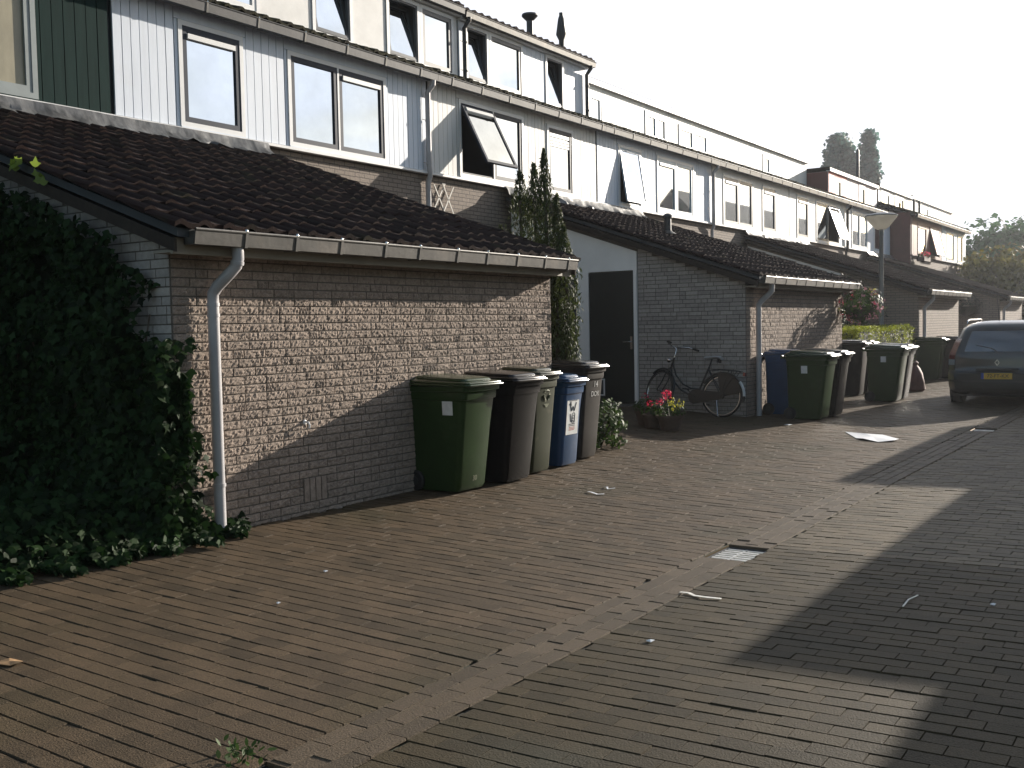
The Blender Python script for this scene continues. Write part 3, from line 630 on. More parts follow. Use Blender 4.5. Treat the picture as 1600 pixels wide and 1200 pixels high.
tops = [
 (1, 7.8, 14.96, YD, 7.13, 'top_panel', [dict(x=(9.3, 10.3), fm='trim_white', t=6.95), dict(x=(11.45, 12.2), fm='frame_dark', opened={0: ('hop', 11)}, t=6.92), dict(x=(13.12, 13.85), fm='frame_dark', opened={0: ('hop', 11)}, t=6.92), dict(x=(13.98, 14.78), fm='frame_dark', t=6.92)], 0),
 (2, 15.0, 19.5, YD, 7.10, 'white_board', [dict(x=(15.25, 15.85), fm='frame_dark', opened={0: ('hop', 11)}, t=6.9), dict(x=(15.99, 16.98), fm='frame_dark', t=6.9), dict(x=(17.92, 18.5), fm='frame_dark', opened={0: ('hop', 11)}, t=6.9)], .15),
 (3, 19.62, 25.6, 12.1, 7.28, 'cream_board', [dict(x=(21.4, 21.95), fm='frame_blue', t=6.92, b=6.3), dict(x=(24.3, 25.45), fm='frame_blue', secs=(24.9,), t=6.95, b=6.35)], 0),
 (4, 25.62, 31.5, 12.1, 7.28, 'cream_board', [dict(x=(26.3, 28.15), fm='frame_blue', secs=(27.2,), t=6.9, b=6.35)], 0),
 (5, 31.52, 36.9, 12.1, 7.28, 'cream_board', [dict(x=(32.6, 33.2), fm='frame_blue', t=6.9, b=6.35)], 0),
 (6, 37.1, 43.5, 11.4, 6.98, 'pink_panel', [dict(x=(37.9, 38.6), fm='frame_dark', t=6.65), dict(x=(41.0, 41.7), fm='frame_dark', t=6.7)], 0),
 (7, 43.72, 49.2, 11.4, 7.08, 'top_panel', [dict(x=(44.2, 45.4), fm='frame_dark', t=6.8), dict(x=(46.3, 47.8), fm='frame_dark', t=6.8)], 0),
 (8, 49.22, 58, 11.4, 7.12, 'white_board', [dict(x=(51, 52.5), fm='frame_blue', t=6.8)], 0)]
for (hi, a, c, Y, zt, m, wins, p) in tops: top_floor(HO[hi], a, c, Y, zt, m, wins, p)
q = MB(); q.box(37.12, 39.0, 11.385, 11.398, 6.0, 6.83); q.box(40.0, 40.5, 11.385, 11.398, 6.0, 6.83)
q = MB(); q.box(37.12, 37.80, 11.385, 11.397, 6.0, 6.83); q.box(38.68, 39.3, 11.385, 11.397, 6.0, 6.83); q.box(37.80, 38.68, 11.385, 11.397, 6.74, 6.83); q.build('red_panel', 'red_bright', HO[6])
q = MB(); q.box(37.06, 37.098, 11.42, 17, 5.96, 6.83); q.build('side_wall', 'red_board', HO[6])
q = MB(); q.box(43.62, 43.699, 10.12, 10.85, 2.0, 5.66); q.build('side_wall', 'red_board', HO[7])
for hi, a, c, Y, zt in ((1, 7.8, 14.96, YD, 7.13), (2, 15.0, 19.6, YD, 7.10)):
    q = MB(); gutter(q, a+.003, c, Y-.2, Y-.095, zt-.11, zt-.01); q.build('top_gutter', 'zinc' if hi == 2 else 'zinc_dark', HO[hi])
    q = MB(); tile_roof(q, a, c, Y-.15, zt+.02, Y+1.2, zt+.3, .22, .36, .03, 1.2, 90+hi); q.build('top_tiles', 'tile', HO[hi])
downpipe(HO[2], 15.1, YD, 7.0, 5.95, 'zinc_dark', .04); downpipe(HO[2], 19.42, YD, 7.0, 5.95, 'zinc_dark', .04)
def flue(h, x, y, z, prof): MB().lathe(prof, (x, y, z), 12).build('flue', 'zinc_dark', h, smooth=True)
flue(HO[2], 18.35, 11.75, 7.2, [(.07, 0), (.07, .62), (.17, .72), (.16, .76), (.05, .78)])
flue(HO[2], 19.6, 11.75, 7.2, [(.06, 0), (.06, .5), (.12, .62), (.07, .95), (.045, 1.02), (.045, 1.08)])
flue(HO[6], 41.5, 11.6, 6.9, [(.06, 0), (.06, 1.25), (.04, 1.3)])
for xx in (48.0, 49.0): flue(HO[7], xx, 11.0, 6.0, [(.05, 0), (.05, .75), (.04, .8)])

# the row across the street, out of the picture: it shades the paving and shows in the window panes
OPP = [(13.15+5.95*k, 19.1+5.95*k, -4.62 if k < 8 else -2.75) for k in range(17)]
GAR = [(8.05, 14.03, -1.39), (14.04, 20.0, -.48)]+[(20.01+5.95*k, 25.95+5.95*k, .78-.22*k) for k in range(5)]
for k, (a, c, y) in enumerate(GAR):
    h = thing('brick_garage', 'flat-roofed brick garage across the street, out of the picture, shading the paving', 'garage', ((a+c)/2, y, 0), 'garages across the street')
    MB().box(a, c, -4.5, y, -.2, 2.5).build('wall', 'brick_far', h)
    MB().box(a, c, -4.52, y+.02, 2.502, 2.6).build('roof', 'zinc_dark', h)
    MB().box(a+1.4, a+3.9, y-.01, y+.012, .0, 2.1).build('door', 'door', h)
for k, (a, c, y) in enumerate(OPP):
    h = thing('brick_house', ('flat-roofed' if k < 8 else 'gabled')+' brick house in the row across the street, out of the picture', 'house', ((a+c)/2, y, 0), ('flat' if k < 8 else 'gabled')+' houses across the street')
    q = MB(); q.box(a, c, y-8, y, -.2, 5.65); q.build('wall', 'brick_far', h)
    q = MB()
    if k < 8: q.box(a, c, y-8.02, y+.02, 5.652, 5.7)
    else: q.prism([(y+.1, 5.66), (y-4, 10.1), (y-8.1, 5.66)], 'X', a, c)
    q.build('roof', 'zinc_dark' if k < 8 else 'tile', h)
    q = MB()
    for (x0, x1, z0, z1) in ((a+1, a+2.4, 3.6, 4.9), (a+3.4, a+4.8, 3.6, 4.9), (a+3.0, a+5.0, .9, 2.3)): q.ring(x0, x1, z0, z1, .08, y-.02, y+.03)
    wo = q.build('window', 'trim_white', h)
    q = MB()
    for (x0, x1, z0, z1) in ((a+1, a+2.4, 3.6, 4.9), (a+3.4, a+4.8, 3.6, 4.9), (a+3.0, a+5.0, .9, 2.3)): q.box(x0+.08, x1-.08, y-.01, y+.012, z0+.08, z1-.08)
    q.build('pane', 'glass', wo)
    q = MB(); q.box(a+.8, a+1.75, y-.01, y+.03, 0, 2.1); q.build('door', 'door', h)

# white lattice on the house wall
q = MB()
for (xa, za, xb, zb) in ((13.92, 3.5, 14.28, 4.02), (14.28, 3.5, 13.98, 3.98), (14.2, 4.02, 14.5, 3.5), (14.5, 3.98, 14.22, 3.55)):
    d = Vector((xb-xa, 0, zb-za)).normalized()*1; s = Vector((-d.z, 0, d.x))*.012; yy = 10.925-.012*(za > 3.6)
    A, B = Vector((xa, yy, za)), Vector((xb, yy, zb)); n = Vector((0, -.01, 0))
    q.add([A-s, A+s, B+s, B-s, A-s+n, A+s+n, B+s+n, B-s+n], [(0,1,2,3),(4,7,6,5),(0,4,5,1),(1,5,6,2),(2,6,7,3),(3,7,4,0)])
tag(q.build('lattice', 'lattice'), 'small white wooden lattice on the brick strip beside the upper downpipe', 'trellis')
# white hook on the near shed's wall
t = thing('wall_hook', 'small white plastic hook screwed to the sunlit brick wall', 'hook', (6.25, 6.31, .79))
q = MB(); q.lathe([(.022, 0), (.022, .006), (.012, .012)], (6.25, 6.312, .795), 10, (0, -1, 0)); q.build('plate', 'trim_white', t)
q = MB(); q.tube([(6.25, 6.3, .80), (6.25, 6.27, .795), (6.25, 6.255, .775), (6.252, 6.26, .75), (6.255, 6.275, .745)], .009, 8); q.build('hook', 'trim_white', t)

# ------------------------------------------------------------------ wheeled bins
def rring(cx, cy, hx, hy, r, z, n=4, tilt=0.):
    pts = []
    for k, (sx, sy) in enumerate(((1, 1), (-1, 1), (-1, -1), (1, -1))):
        for i in range(n+1):
            a = math.pi/2*(k+i/n); x = cx+sx*(hx-r)+r*math.cos(a); y = cy+sy*(hy-r)+r*math.sin(a)
            pts.append((x, y, z+tilt*(y-cy)))
    return pts
def make_bin(w_, d_, H, m, lidm=None):
    """wheeled bin at the origin, front towards -Y; returns its empty"""
    t = D.objects.new('wheelie_bin', None); t.empty_display_size = .2; C.objects.link(t)
    hx, hy = w_/2, d_/2; lm = lidm or m
    q = MB(); R_ = []
    for (z, s, sy, r) in ((.015, .76, .70, .045), (.05, .79, .735, .05), (.30, .825, .785, .055), (.60, .87, .845, .06), (H-.13, .915, .905, .06), (H-.125, .945, .935, .06), (H-.09, .955, .945, .06), (H-.05, .955, .945, .06), (H-.045, .995, .985, .055), (H, 1.0, .99, .055)):
        R_.append(rring(0, hy*(1-sy)*.72, hx*s, hy*sy, r, z))
    q.loft(R_); q.build('body', m, t, smooth=True, angle=32)
    if lidm is None:
        lm = m+'_lid'
        if lm not in M:
            M[lm] = M[m].copy(); M[lm].name = lm; pb = M[lm].node_tree.nodes['Principled BSDF']; pb.inputs['Roughness'].default_value = .24; pb.inputs['Coat Weight'].default_value = .7; pb.inputs['Coat Roughness'].default_value = .16
    q = MB()                                               # lid: two stepped rims and a raised, sloping crown
    tl = .05
    q.loft([rring(0, -.005, hx+.012, hy+.025, .05, H+.004, tilt=tl*.3), rring(0, -.005, hx+.014, hy+.028, .05, H+.024, tilt=tl*.3), rring(0, 0, hx-.004, hy+.012, .05, H+.027, tilt=tl*.3)])
    q.loft([rring(0, -.002, hx+.0, hy+.012, .05, H+.0275, tilt=tl*.4), rring(0, -.002, hx+.0, hy+.012, .05, H+.046, tilt=tl*.5), rring(0, 0, hx-.05, hy-.035, .05, H+.060, tilt=tl)])
    q.loft([rring(0, .01, hx-.055, hy-.05, .06, H+.0602, tilt=tl), rring(0, .01, hx-.07, hy-.065, .06, H+.082, tilt=tl), rring(0, .01, hx-.11, hy-.11, .06, H+.090, tilt=tl)])
    lo = q.build('lid', lm, t, smooth=True, bevel=.007, angle=28)
    q = MB()
    q.tube([(-hx*.72, hy+.03, H-.01), (-hx*.72, hy+.085, H+.012), (hx*.72, hy+.085, H+.012), (hx*.72, hy+.03, H-.01)], .015, 8)
    for s in (-.72, 0, .72): q.box(hx*s-.03, hx*s+.03, hy-.01, hy+.085, H-.03, H+.0)
    q.build('handle', m, t, bevel=.004)
    for s in (-1, 1):
        q = MB(); q.lathe([(.03, -.025), (.085, -.025), (.1, -.012), (.1, .012), (.085, .025), (.03, .025)], (s*(hx*.83+.0), hy-.07, .1), 20, (1, 0, 0)); wh = q.build('wheel', 'black', t, smooth=True)
        q = MB(); q.lathe([(.04, -.03), (.045, .03)], (s*(hx*.83), hy-.07, .1), 12, (1, 0, 0)); q.build('hub', 'car_trim', wh)
    q = MB(); q.tube([(-hx*.8, hy-.07, .1), (hx*.8, hy-.07, .1)], .012, 8); q.build('axle', 'car_trim', t)
    return t
BIN = {}
def put_bin(kind, x, yf, label, rz=0, group='wheelie bins along the sheds'):
    dims = {'green': (.58, .72, 1.0, 'bin_green'), 'black': (.58, .72, 1.01, 'bin_black'), 'olive': (.48, .56, 1.03, 'bin_olive'), 'blue': (.47, .52, .93, 'bin_blue'), 'grey': (.50, .60, 1.05, 'bin_grey'), 'bigblue': (.52, .6, 1.0, 'bin_blue')}[kind]
    if kind not in BIN: o = BIN[kind] = make_bin(*dims)
    else: o = copy_tree(BIN[kind])
    y = yf+dims[1]/2*.76 + .02
    o.location = (x, y, gz(y)+.004); o.rotation_euler = (0, 0, R(rz)); tag(o, label, 'bin', group); o.name = 'wheelie_bin'
    return o, dims
def front_m(dims, u, z, off=.0025):                         # a frame lying on the front face of a bin
    hy = dims[1]/2; s = float(np.interp(z, (.05, .3, .6, dims[2]-.13), (.735, .785, .845, .905)))
    yf = hy*(1-s)*.72-hy*s
    return Matrix.Translation((u, yf-off-.002, z)) @ Matrix.Rotation(math.pi/2+math.atan(hy*.344), 4, 'X')
def side_m(dims, u, z, off=.003):                           # on the side facing -X
    hx = dims[0]/2; s = float(np.interp(z, (.05, .3, .6, dims[2]-.13), (.79, .825, .87, .915)))
    return Matrix.Translation((-hx*s-off, u, z)) @ Matrix.Rotation(-math.pi/2, 4, 'Z') @ Matrix.Rotation(math.pi/2+.045, 4, 'X')
def decal(o, m, mtx, w_, h_, name='sticker'):
    q = MB(); q.x = mtx; q.box(-w_/2, w_/2, -h_/2, h_/2, 0, .0012); return q.build_local(name, m, o)
def _bl(s, name, m, parent):
    me = D.meshes.new(name); me.from_pydata(s.v, [], s.f); me.materials.append(M[m]); o = D.objects.new(name, me); C.objects.link(o); o.parent = parent; return o
MB.build_local = _bl

b1, d1 = put_bin('green', 7.93, 5.72, 'big green wheelie bin, nearest of the row against the sunlit brick wall')
decal(b1, 'sticker', side_m(d1, -.12, .80), .12, .13)
s_ = b1.children[-1]
text_obj('30', .07, 'emboss', b1, front_m(d1, .02, .12), 'moulded_number')
b2, d2 = put_bin('black', 8.63, 5.66, 'black wheelie bin between the big green and the narrow olive one')
b3, d3 = put_bin('olive', 9.24, 5.80, 'narrow olive green wheelie bin with a pale moulded recycling mark')
b4, d4 = put_bin('blue', 9.85, 5.82, 'small blue wheelie bin with a tall white paper label')
b5, d5 = put_bin('grey', 10.47, 5.92, 'dusty brown-grey wheelie bin with white hand-painted marks, last before the laurel bush')
# moulded recycling arrows on the olive bin
q = MB(); q.x = front_m(d3, .02, .82)
for a0 in (90, 210, 330):
    pts = [(.055*math.cos(R(a0+k)), .055*math.sin(R(a0+k)), .001) for k in (-38, -15, 10, 30)]
    q.tube(pts, .008, 6); e = Vector(pts[-1]); tt = Vector((-math.sin(R(a0+30)), math.cos(R(a0+30)), 0)); nn = Vector((math.cos(R(a0+30)), math.sin(R(a0+30)), 0))
    q.add([e+nn*.02, e-nn*.02, e+tt*.03], [(0, 1, 2)])
q.box(-.045, .045, -.10, -.092, 0, .002); q.box(-.02, .02, -.125, -.117, 0, .002); q.box(-.03, .03, -.113, -.105, 0, .002)
q.build_local('recycling_mark', 'emboss', b3)
# paper label on the blue bin: two figures over lines of print
lb = decal(b4, 'sticker', front_m(d4, .0, .56), .25, .42, 'paper_label')
q = MB(); q.x = front_m(d4, .0, .56, .0045)
q.box(-.085, .085, .160, .167, 0, .001); q.tube([(-.06, .13, 0), (-.03, .05, 0), (.0, .10, 0), (.03, .05, 0), (.065, .14, 0)], .005, 5); q.tube([(-.08, .12, 0), (-.05, .155, 0), (-.035, .11, 0)], .004, 5)
for k in range(3): q.torus((.02, .0-.03*k, 0), (1, 0, 0), (0, .5, 0), .03, .003, 16, 4)
q.tube([(-.05, .02, 0), (-.03, -.07, 0), (.0, -.05, 0), (.05, -.08, 0)], .004, 5)
for z in (-.10, -.117): q.box(-.07, .06, z, z+.009, 0, .001)
q.build_local('printed_mark', 'ink_dark', lb)
q = MB(); q.x = front_m(d4, .0, .56, .0045)
for z, a in ((-.135, .055), (-.150, .06), (-.164, .045)): q.box(-.065, a, z, z+.008, 0, .001)
q.build_local('printed_lines', 'ink_red', lb)
text_obj('14', .10, 'paint_white', b5, front_m(d5, .04, .86, .004), 'painted_mark')
text_obj('DOK', .085, 'paint_white', b5, front_m(d5, .04, .75, .004), 'painted_mark')
# second group, at the next shed
put_bin('bigblue', 17.02, 5.69, 'blue wheelie bin tucked behind the green one beside the downpipe')
g2, dg = put_bin('green', 16.52, 5.04, 'green wheelie bin with a small sticker in front of the blue bin', group='wheelie bins along the sheds')
decal(g2, 'sticker', side_m(dg, .05, .80), .10, .12)
put_bin('black', 17.2, 5.02, 'black wheelie bin right beside the green bin that hides the blue one')
put_bin('grey', 21.75, 5.93, 'dusty brown wheelie bin standing before the yellow-green hedge, left of a pair')
put_bin('grey', 22.35, 5.93, 'dusty brown wheelie bin standing before the yellow-green hedge, right of a pair')
g3, _ = put_bin('green', 20.72, 4.92, 'green wheelie bin standing out towards the road before the hedge')
decal(g3, 'sticker', side_m(dg, .03, .82), .10, .12)
put_bin('black', 21.36, 4.94, 'black wheelie bin beside the red-brown sack')
put_bin('green', 28.2, 5.72, 'dark green wheelie bin in front of the third shed, nearest of its row')
put_bin('black', 28.9, 5.42, 'black wheelie bin second in the row left of the parked car')
put_bin('black', 29.6, 5.14, 'black wheelie bin third in the row left of the parked car')
put_bin('black', 30.3, 4.9, 'black wheelie bin last in the row, half behind the parked car')

# red-brown sack
t = MB(); R_ = []
for z, s, dx in ((0, .8, 0), (.05, 1.05, 0), (.2, 1.0, .02), (.38, .8, .03), (.5, .5, .02), (.56, .25, .04), (.62, .32, .06), (.66, .1, .07)):
    R_.append([(23.75+dx+.24*s*math.cos(a)*(1+.10*math.sin(3*a+z*9)), 5.42+.2*s*math.sin(a)*(1+.10*math.cos(4*a+z*7)), gz(5.4)+z) for a in np.linspace(0, 2*math.pi, 18, endpoint=False)])
t.loft(R_); tag(t.build('garden_sack', 'sack', smooth=True), 'red-brown tied sack slumped on the paving behind the black bin', 'sack')

# ------------------------------------------------------------------ parked car (local x forward from the rear bumper)
car = thing('parked_car', 'grey-green hatchback parked on the paving, seen from behind', 'car', (20.72, 3.30, gz(3.3)))
def lerp(tab, z): return float(np.interp(z, [a for a, _ in tab], [b for _, b in tab]))
WD = [(.20, .80), (.32, .87), (.55, .885), (.88, .875), (.98, .86), (1.2, .775), (1.36, .705), (1.45, .655), (1.51, .575), (1.55, .46), (1.57, .32)]
XR = [(.20, .16), (.26, .04), (.36, .0), (.60, .0), (.64, .05), (.93, .07), (1.0, .10), (1.2, .17), (1.36, .25), (1.45, .31), (1.51, .42), (1.55, .62), (1.57, .9)]
XF = [(.20, 4.12), (.45, 4.22), (.68, 4.16), (.82, 3.95), (.96, 3.35), (1.15, 2.95), (1.38, 2.55), (1.50, 2.2), (1.57, 1.6)]
def car_ring(z, grow=0.):
    wd, xr, xf = lerp(WD, z)+grow, lerp(XR, z)-grow, lerp(XF, z); pts = []
    r = .22
    for k in range(13):                                   # rear, from left (+y) to right, bowed
        y = wd*(1-2*k/12); e = max(0, (abs(y)-(wd-r))/r)
        pts.append((xr+.05*(y/wd)**2+.20*(1-math.sqrt(max(0, 1-e*e))), y, z))
    for k in range(1, 16): 
        x = xr+.25+(xf-.5-xr-.25)*k/15; pts.append((x, -wd*(1-.10*max(0, (x-2.6)/1.6)**2), z))
    for k in range(1, 8):
        y = -wd*.9*(1-2*k/8); pts.append((xf-.30*(y/wd)**2, y, z))
    for k in range(15):
        x = xf-.5-(xf-.5-xr-.25)*k/15; pts.append((x, wd*(1-.10*max(0, (x-2.6)/1.6)**2), z))
    return pts
ZL = [.20, .23, .28, .34, .42, .55, .60, .625, .66, .75, .85, .93, .98, 1.08, 1.2, 1.3, 1.38, 1.44, 1.48, 1.51, 1.54, 1.56, 1.57]
q = MB(); q.loft([car_ring(z) for z in ZL]); q.build_local('body', 'car_paint', car)
bo_ = car.children[-1]; bo_.data.polygons.foreach_set('use_smooth', [True]*len(bo_.data.polygons)); bo_.data.set_sharp_from_angle(angle=R(38))
def patch(name, m, i0, i1, z0, z1, g=.004, nz=6, parent=car):
    q = MB(); zs = [z0+(z1-z0)*k/nz for k in range(nz+1)]; n = i1-i0+1; vs = []
    for z in zs: vs += car_ring(z, g)[i0:i1+1]
    q.add(vs, [(a*n+b, a*n+b+1, (a+1)*n+b+1, (a+1)*n+b) for a in range(nz) for b in range(n-1)])
    for z in zs[::1]: pass
    o = q.build_local(name, m, parent); o.data.polygons.foreach_set('use_smooth', [True]*len(o.data.polygons)); return o
patch('rear_window', 'car_glass', 2, 10, 1.0, 1.38)
patch('tailgate_trim', 'car_trim', 3, 9, 1.385, 1.43, .006, 2)
for s, (i0, i1) in enumerate(((0, 1), (11, 12))):
    patch('tail_light', 'lamp_red', i0, i1, .86, 1.24, .007); patch('reversing_light', 'lamp_clear', i0, i1, .75, .855, .007, 2)
patch('bumper_strip', 'car_trim', 0, 12, .44, .475, .006, 2); patch('bumper_lower', 'car_trim', 1, 11, .21, .30, .006, 3)
patch('tailgate_seam', 'car_trim', 1, 11, .615, .624, .003, 1)
patch('side_window', 'car_glass', 16, 23, 1.0, 1.36); patch('side_window', 'car_glass', 39, 46, 1.0, 1.36)
patch('windscreen', 'car_glass', 28, 34, 1.0, 1.36)
for s in (-1, 1):
    for x in (.72, 3.32):
        q = MB(); q.lathe([(.36, -.02), (.36, .0)], (x, s*.872, .31), 28, (0, s, 0)); 
        q.build_local('wheel_arch', 'car_trim', car)
        q = MB(); q.lathe([(.20, -.2), (.29, -.2), (.315, -.17), (.315, -.03), (.29, .012), (.20, .014)], (x, s*.88, .315), 32, (0, s, 0)); wh = q.build_local('wheel', 'black', car)
        q = MB(); q.lathe([(.20, -.05), (.205, .012), (.17, .02), (.06, .028), (.0, .028)], (x, s*.88, .315), 24, (0, s, 0)); q.build_local('rim', 'steel', wh)
    q = MB(); q.tube([(.55, s*.60, 1.515), (.58, s*.60, 1.565), (.72, s*.60, 1.59), (1.9, s*.60, 1.60), (2.05, s*.61, 1.57), (2.1, s*.62, 1.52)], .014, 8); q.build_local('roof_rail', 'steel', car)
    q = MB(); q.loft([[(2.75+a*.06, s*(.90+b*.0)+s*.14*c, 1.02+.09*b) for a, b in ((-1, -1), (1, -1), (1, 1), (-1, 1))] for c in (0, .5, 1)]); q.build_local('door_mirror', 'car_trim', car)
q = MB(); q.tube([(.62, .06, 1.56), (.50, .06, 1.80), (.42, .06, 1.97)], .006, 6); q.build_local('aerial', 'black', car)
q = MB(); q.tube([(.055, 0, 1.0), (.11, .1, 1.06), (.155, .38, 1.12)], .009, 6); q.build_local('wiper', 'black', car)
q = MB(); zc, xc = .555, -.014
q.box(xc, xc+.02, -.26, .26, zc-.055, zc+.055); pl = q.build_local('number_plate', 'plate', car)
q = MB(); q.box(xc-.002, xc+.01, .215, .262, zc-.056, zc+.056); q.build_local('plate_band', 'plate_blue', pl)
PM = Matrix.Translation((xc-.002, -.02, zc)) @ Matrix.Rotation(-math.pi/2, 4, 'Z') @ Matrix.Rotation(math.pi/2, 4, 'X')
text_obj('72-FT-KX', .09, 'black', pl, PM, 'plate_lettering')
q = MB(); q.box(.012, .06, -.36, .36, .665, .70); q.build_local('plate_handle', 'car_trim', car)
q = MB(); xe = .052
for sg in (-1, 1):
    q.prism([(0, .862), (sg*.045, .80), (sg*.028, .80), (0, .838)], 'X', xe-.012, xe+.03); q.prism([(0, .738), (sg*.045, .80), (sg*.028, .80), (0, .762)], 'X', xe-.012, xe+.03)
q.build_local('diamond_emblem', 'steel', car)
q = MB(); q.box(.2, 3.9, -.74, .74, .17, .26); q.tube([(.1, .45, .24), (.6, .45, .24)], .03, 10); q.build_local('underside', 'black', car)

# ------------------------------------------------------------------ bicycle leaning on the side wall
bk = thing('bicycle', 'black upright roadster bicycle leaning against the shaded brick side wall', 'bicycle', (15.80, 6.62, gz(6.62)))
BX = Matrix.Rotation(math.atan2(gz(7.76)-gz(6.62), 1.14), 4, 'X') @ Matrix.Rotation(R(7), 4, 'Y')      # local: y forward, x to the wall
def bp(name, m, fn, parent=bk, X=BX, smooth=True):
    q = MB(); q.x = X; fn(q); o = q.build_local(name, m, parent)
    if smooth: o.data.polygons.foreach_set('use_smooth', [True]*len(o.data.polygons)); o.data.set_sharp_from_angle(angle=R(40))
    return o
def P(s, z, x=0.): return (x, s, z)
ST = BX @ Matrix.Translation(P(.93, .80)) @ Matrix.Rotation(R(-27), 4, Vector((0, -.26, 1)).normalized()) @ Matrix.Translation((0, -.93, -.80))
def wheel(s, X):
    wh = bp('wheel', 'black', lambda q: q.torus(P(s, .345), (0, 1, 0), (0, 0, 1), .33, .018, 48, 8), X=X)
    bp('rim', 'steel', lambda q: q.torus(P(s, .345), (0, 1, 0), (0, 0, 1), .308, .009, 48, 6), parent=wh, X=X)
    def sp(q):
        for k in range(28):
            a = 2*math.pi*k/28; x = .025*(-1)**k
            q.tube([P(s+.02*math.cos(a+.6), .345+.02*math.sin(a+.6), x), P(s+.305*math.cos(a), .345+.305*math.sin(a))], .0011, 4, False)
        q.lathe([(.02, -.04), (.028, -.035), (.02, 0), (.028, .035), (.02, .04)], P(s, .345), 12, (1, 0, 0))
    bp('spokes', 'steel', sp, parent=wh, X=X)
wheel(0, BX); wheel(1.14, ST)
bp('mudguard', 'black_paint', lambda q: q.torus(P(0, .345), (0, 1, 0), (0, 0, 1), .372, .02, 30, 6, R(28), R(190)))
bp('mudguard_tip', 'reflector', lambda q: q.torus(P(0, .345), (0, -1, 0), (0, 0, 1), .374, .024, 10, 6, R(4), R(42)))
bp('mudguard', 'black_paint', lambda q: q.torus(P(1.14, .345), (0, 1, 0), (0, 0, 1), .372, .02, 30, 6, R(50), R(205)), X=ST)
def frame(q):
    q.tube([P(.44, .29), P(.30, .70), P(.265, .80)], .016, 10); q.tube([P(.955, .66), P(.905, .90)], .019, 10)
    q.tube([P(.95, .70), P(.86, .50), P(.72, .38), P(.56, .31), P(.44, .29)], .016, 10); q.tube([P(.92, .82), P(.84, .62), P(.70, .48), P(.55, .42), P(.395, .42)], .014, 10)
    for x in (-.05, .05): q.tube([P(.44, .29, x*.5), P(0, .345, x)], .010, 8); q.tube([P(.28, .76, x*.4), P(0, .345, x)], .009, 8)
    q.lathe([(.03, -.04), (.03, .04)], P(.44, .29), 14, (1, 0, 0))
bp('frame', 'black_paint', frame)
def fork(q):
    q.tube([P(.955, .67), P(.955, .74)], .02, 10)
    for x in (-.055, .055): q.tube([P(.955, .72, x*.5), P(.97, .66, x), P(1.05, .48, x), P(1.14, .345, x)], .011, 8)
bp('fork', 'black_paint', fork, X=ST)
def bars(q):
    q.tube([P(.905, .90), P(.885, 1.02), P(.90, 1.06)], .013, 10)
    for s in (-1, 1): q.tube([P(.90, 1.06), P(.93, 1.09, .06*s), P(.93, 1.12, .16*s), P(.86, 1.13, .25*s), P(.74, 1.10, .285*s)], .011, 10)
hb = bp('handlebar', 'steel', bars, X=ST)
for s in (-1, 1): bp('grip', 'black', lambda q: q.tube([P(.80, 1.118, .272*s), P(.68, 1.085, .30*s)], .017, 10), parent=hb, X=ST)
def saddle(q):
    R_ = []
    for s, wd, h in ((.06, .085, .95), (.10, .105, .965), (.18, .09, .96), (.26, .05, .95), (.34, .028, .945), (.37, .015, .935)):
        R_.append([P(s, h+.022*math.sin(a) if math.sin(a) > 0 else h+.03*math.sin(a), wd*math.cos(a)) for a in np.linspace(0, 2*math.pi, 14, endpoint=False)])
    q.loft(R_)
sd = bp('saddle', 'grey_saddle', saddle)
def post(q):
    q.tube([P(.265, .80), P(.235, .93)], .012, 8)
def springs(q):
    for x in (-.045, .045): q.lathe([(.02, 0), (.024, .01), (.02, .02), (.024, .03), (.02, .04), (.024, .05), (.02, .06)], P(.11, .875, x), 10)
bp('seat_post', 'black', post)
for xs_ in (-.045, .045): bp('saddle_spring', 'black', lambda q: q.lathe([(.02, 0), (.024, .01), (.02, .02), (.024, .03), (.02, .04), (.024, .05), (.02, .06)], P(.11, .875, xs_), 10), parent=sd)
def rack(q):
    for x in (-.065, .065): q.tube([P(.24, .735, x), P(.1, .765, x), P(-.28, .765, x), P(-.31, .74, x)], .007, 6); q.tube([P(-.10, .765, x), P(0, .345, x*1.1)], .006, 6); q.tube([P(-.24, .765, x), P(0, .345, x*1.1)], .006, 6)
    for s in (.08, -.08, -.28): q.tube([P(s, .765, -.065), P(s, .765, .065)], .006, 6)
bp('luggage_rack', 'black_paint', rack)
bp('rear_light', 'lamp_red', lambda q: q.box(-.03, .03, -.36, -.325, .69, .75), smooth=False)
def guard(q):
    for x in (-.06, .06):
        pts = [P(0, .345, x)]+[P(.36*math.cos(a), .345+.36*math.sin(a), x) for a in np.linspace(R(75), R(165), 16)]
        q.add(pts, [(0, k, k+1) for k in range(1, 16)])
bp('coat_guard', 'black_paint', guard, smooth=False)
def ccase(q):
    o = []
    for a in np.linspace(R(90), R(270), 10): o.append((.0+.06*math.cos(a), .345+.06*math.sin(a)))
    for a in np.linspace(R(-90), R(90), 12): o.append((.44+.115*math.cos(a), .29+.115*math.sin(a)))
    q.prism(o, 'X', -.075, -.04)
bp('chain_case', 'black_paint', ccase, smooth=False)
def crank(q):
    q.tube([P(.44, .29, -.10), P(.44, .29, .08)], .009, 8); q.tube([P(.44, .29, -.10), P(.57, .40, -.10)], .009, 8); q.tube([P(.44, .29, .08), P(.31, .18, .08)], .009, 8)
    q.box(-.20, -.11, .53, .61, .388, .412); q.box(.09, .18, .27, .35, .168, .192)
bp('pedals', 'black', crank)
bp('kickstand', 'steel', lambda q: q.tube([P(.06, .28, -.06), P(-.02, .02, -.14), P(-.05, .01, -.15)], .009, 8))
bp('headlamp', 'steel', lambda q: q.lathe([(.02, 0), (.038, .03), (.042, .06), (.035, .07)], P(.975, .86), 14, (0, 1, 0)), X=ST)

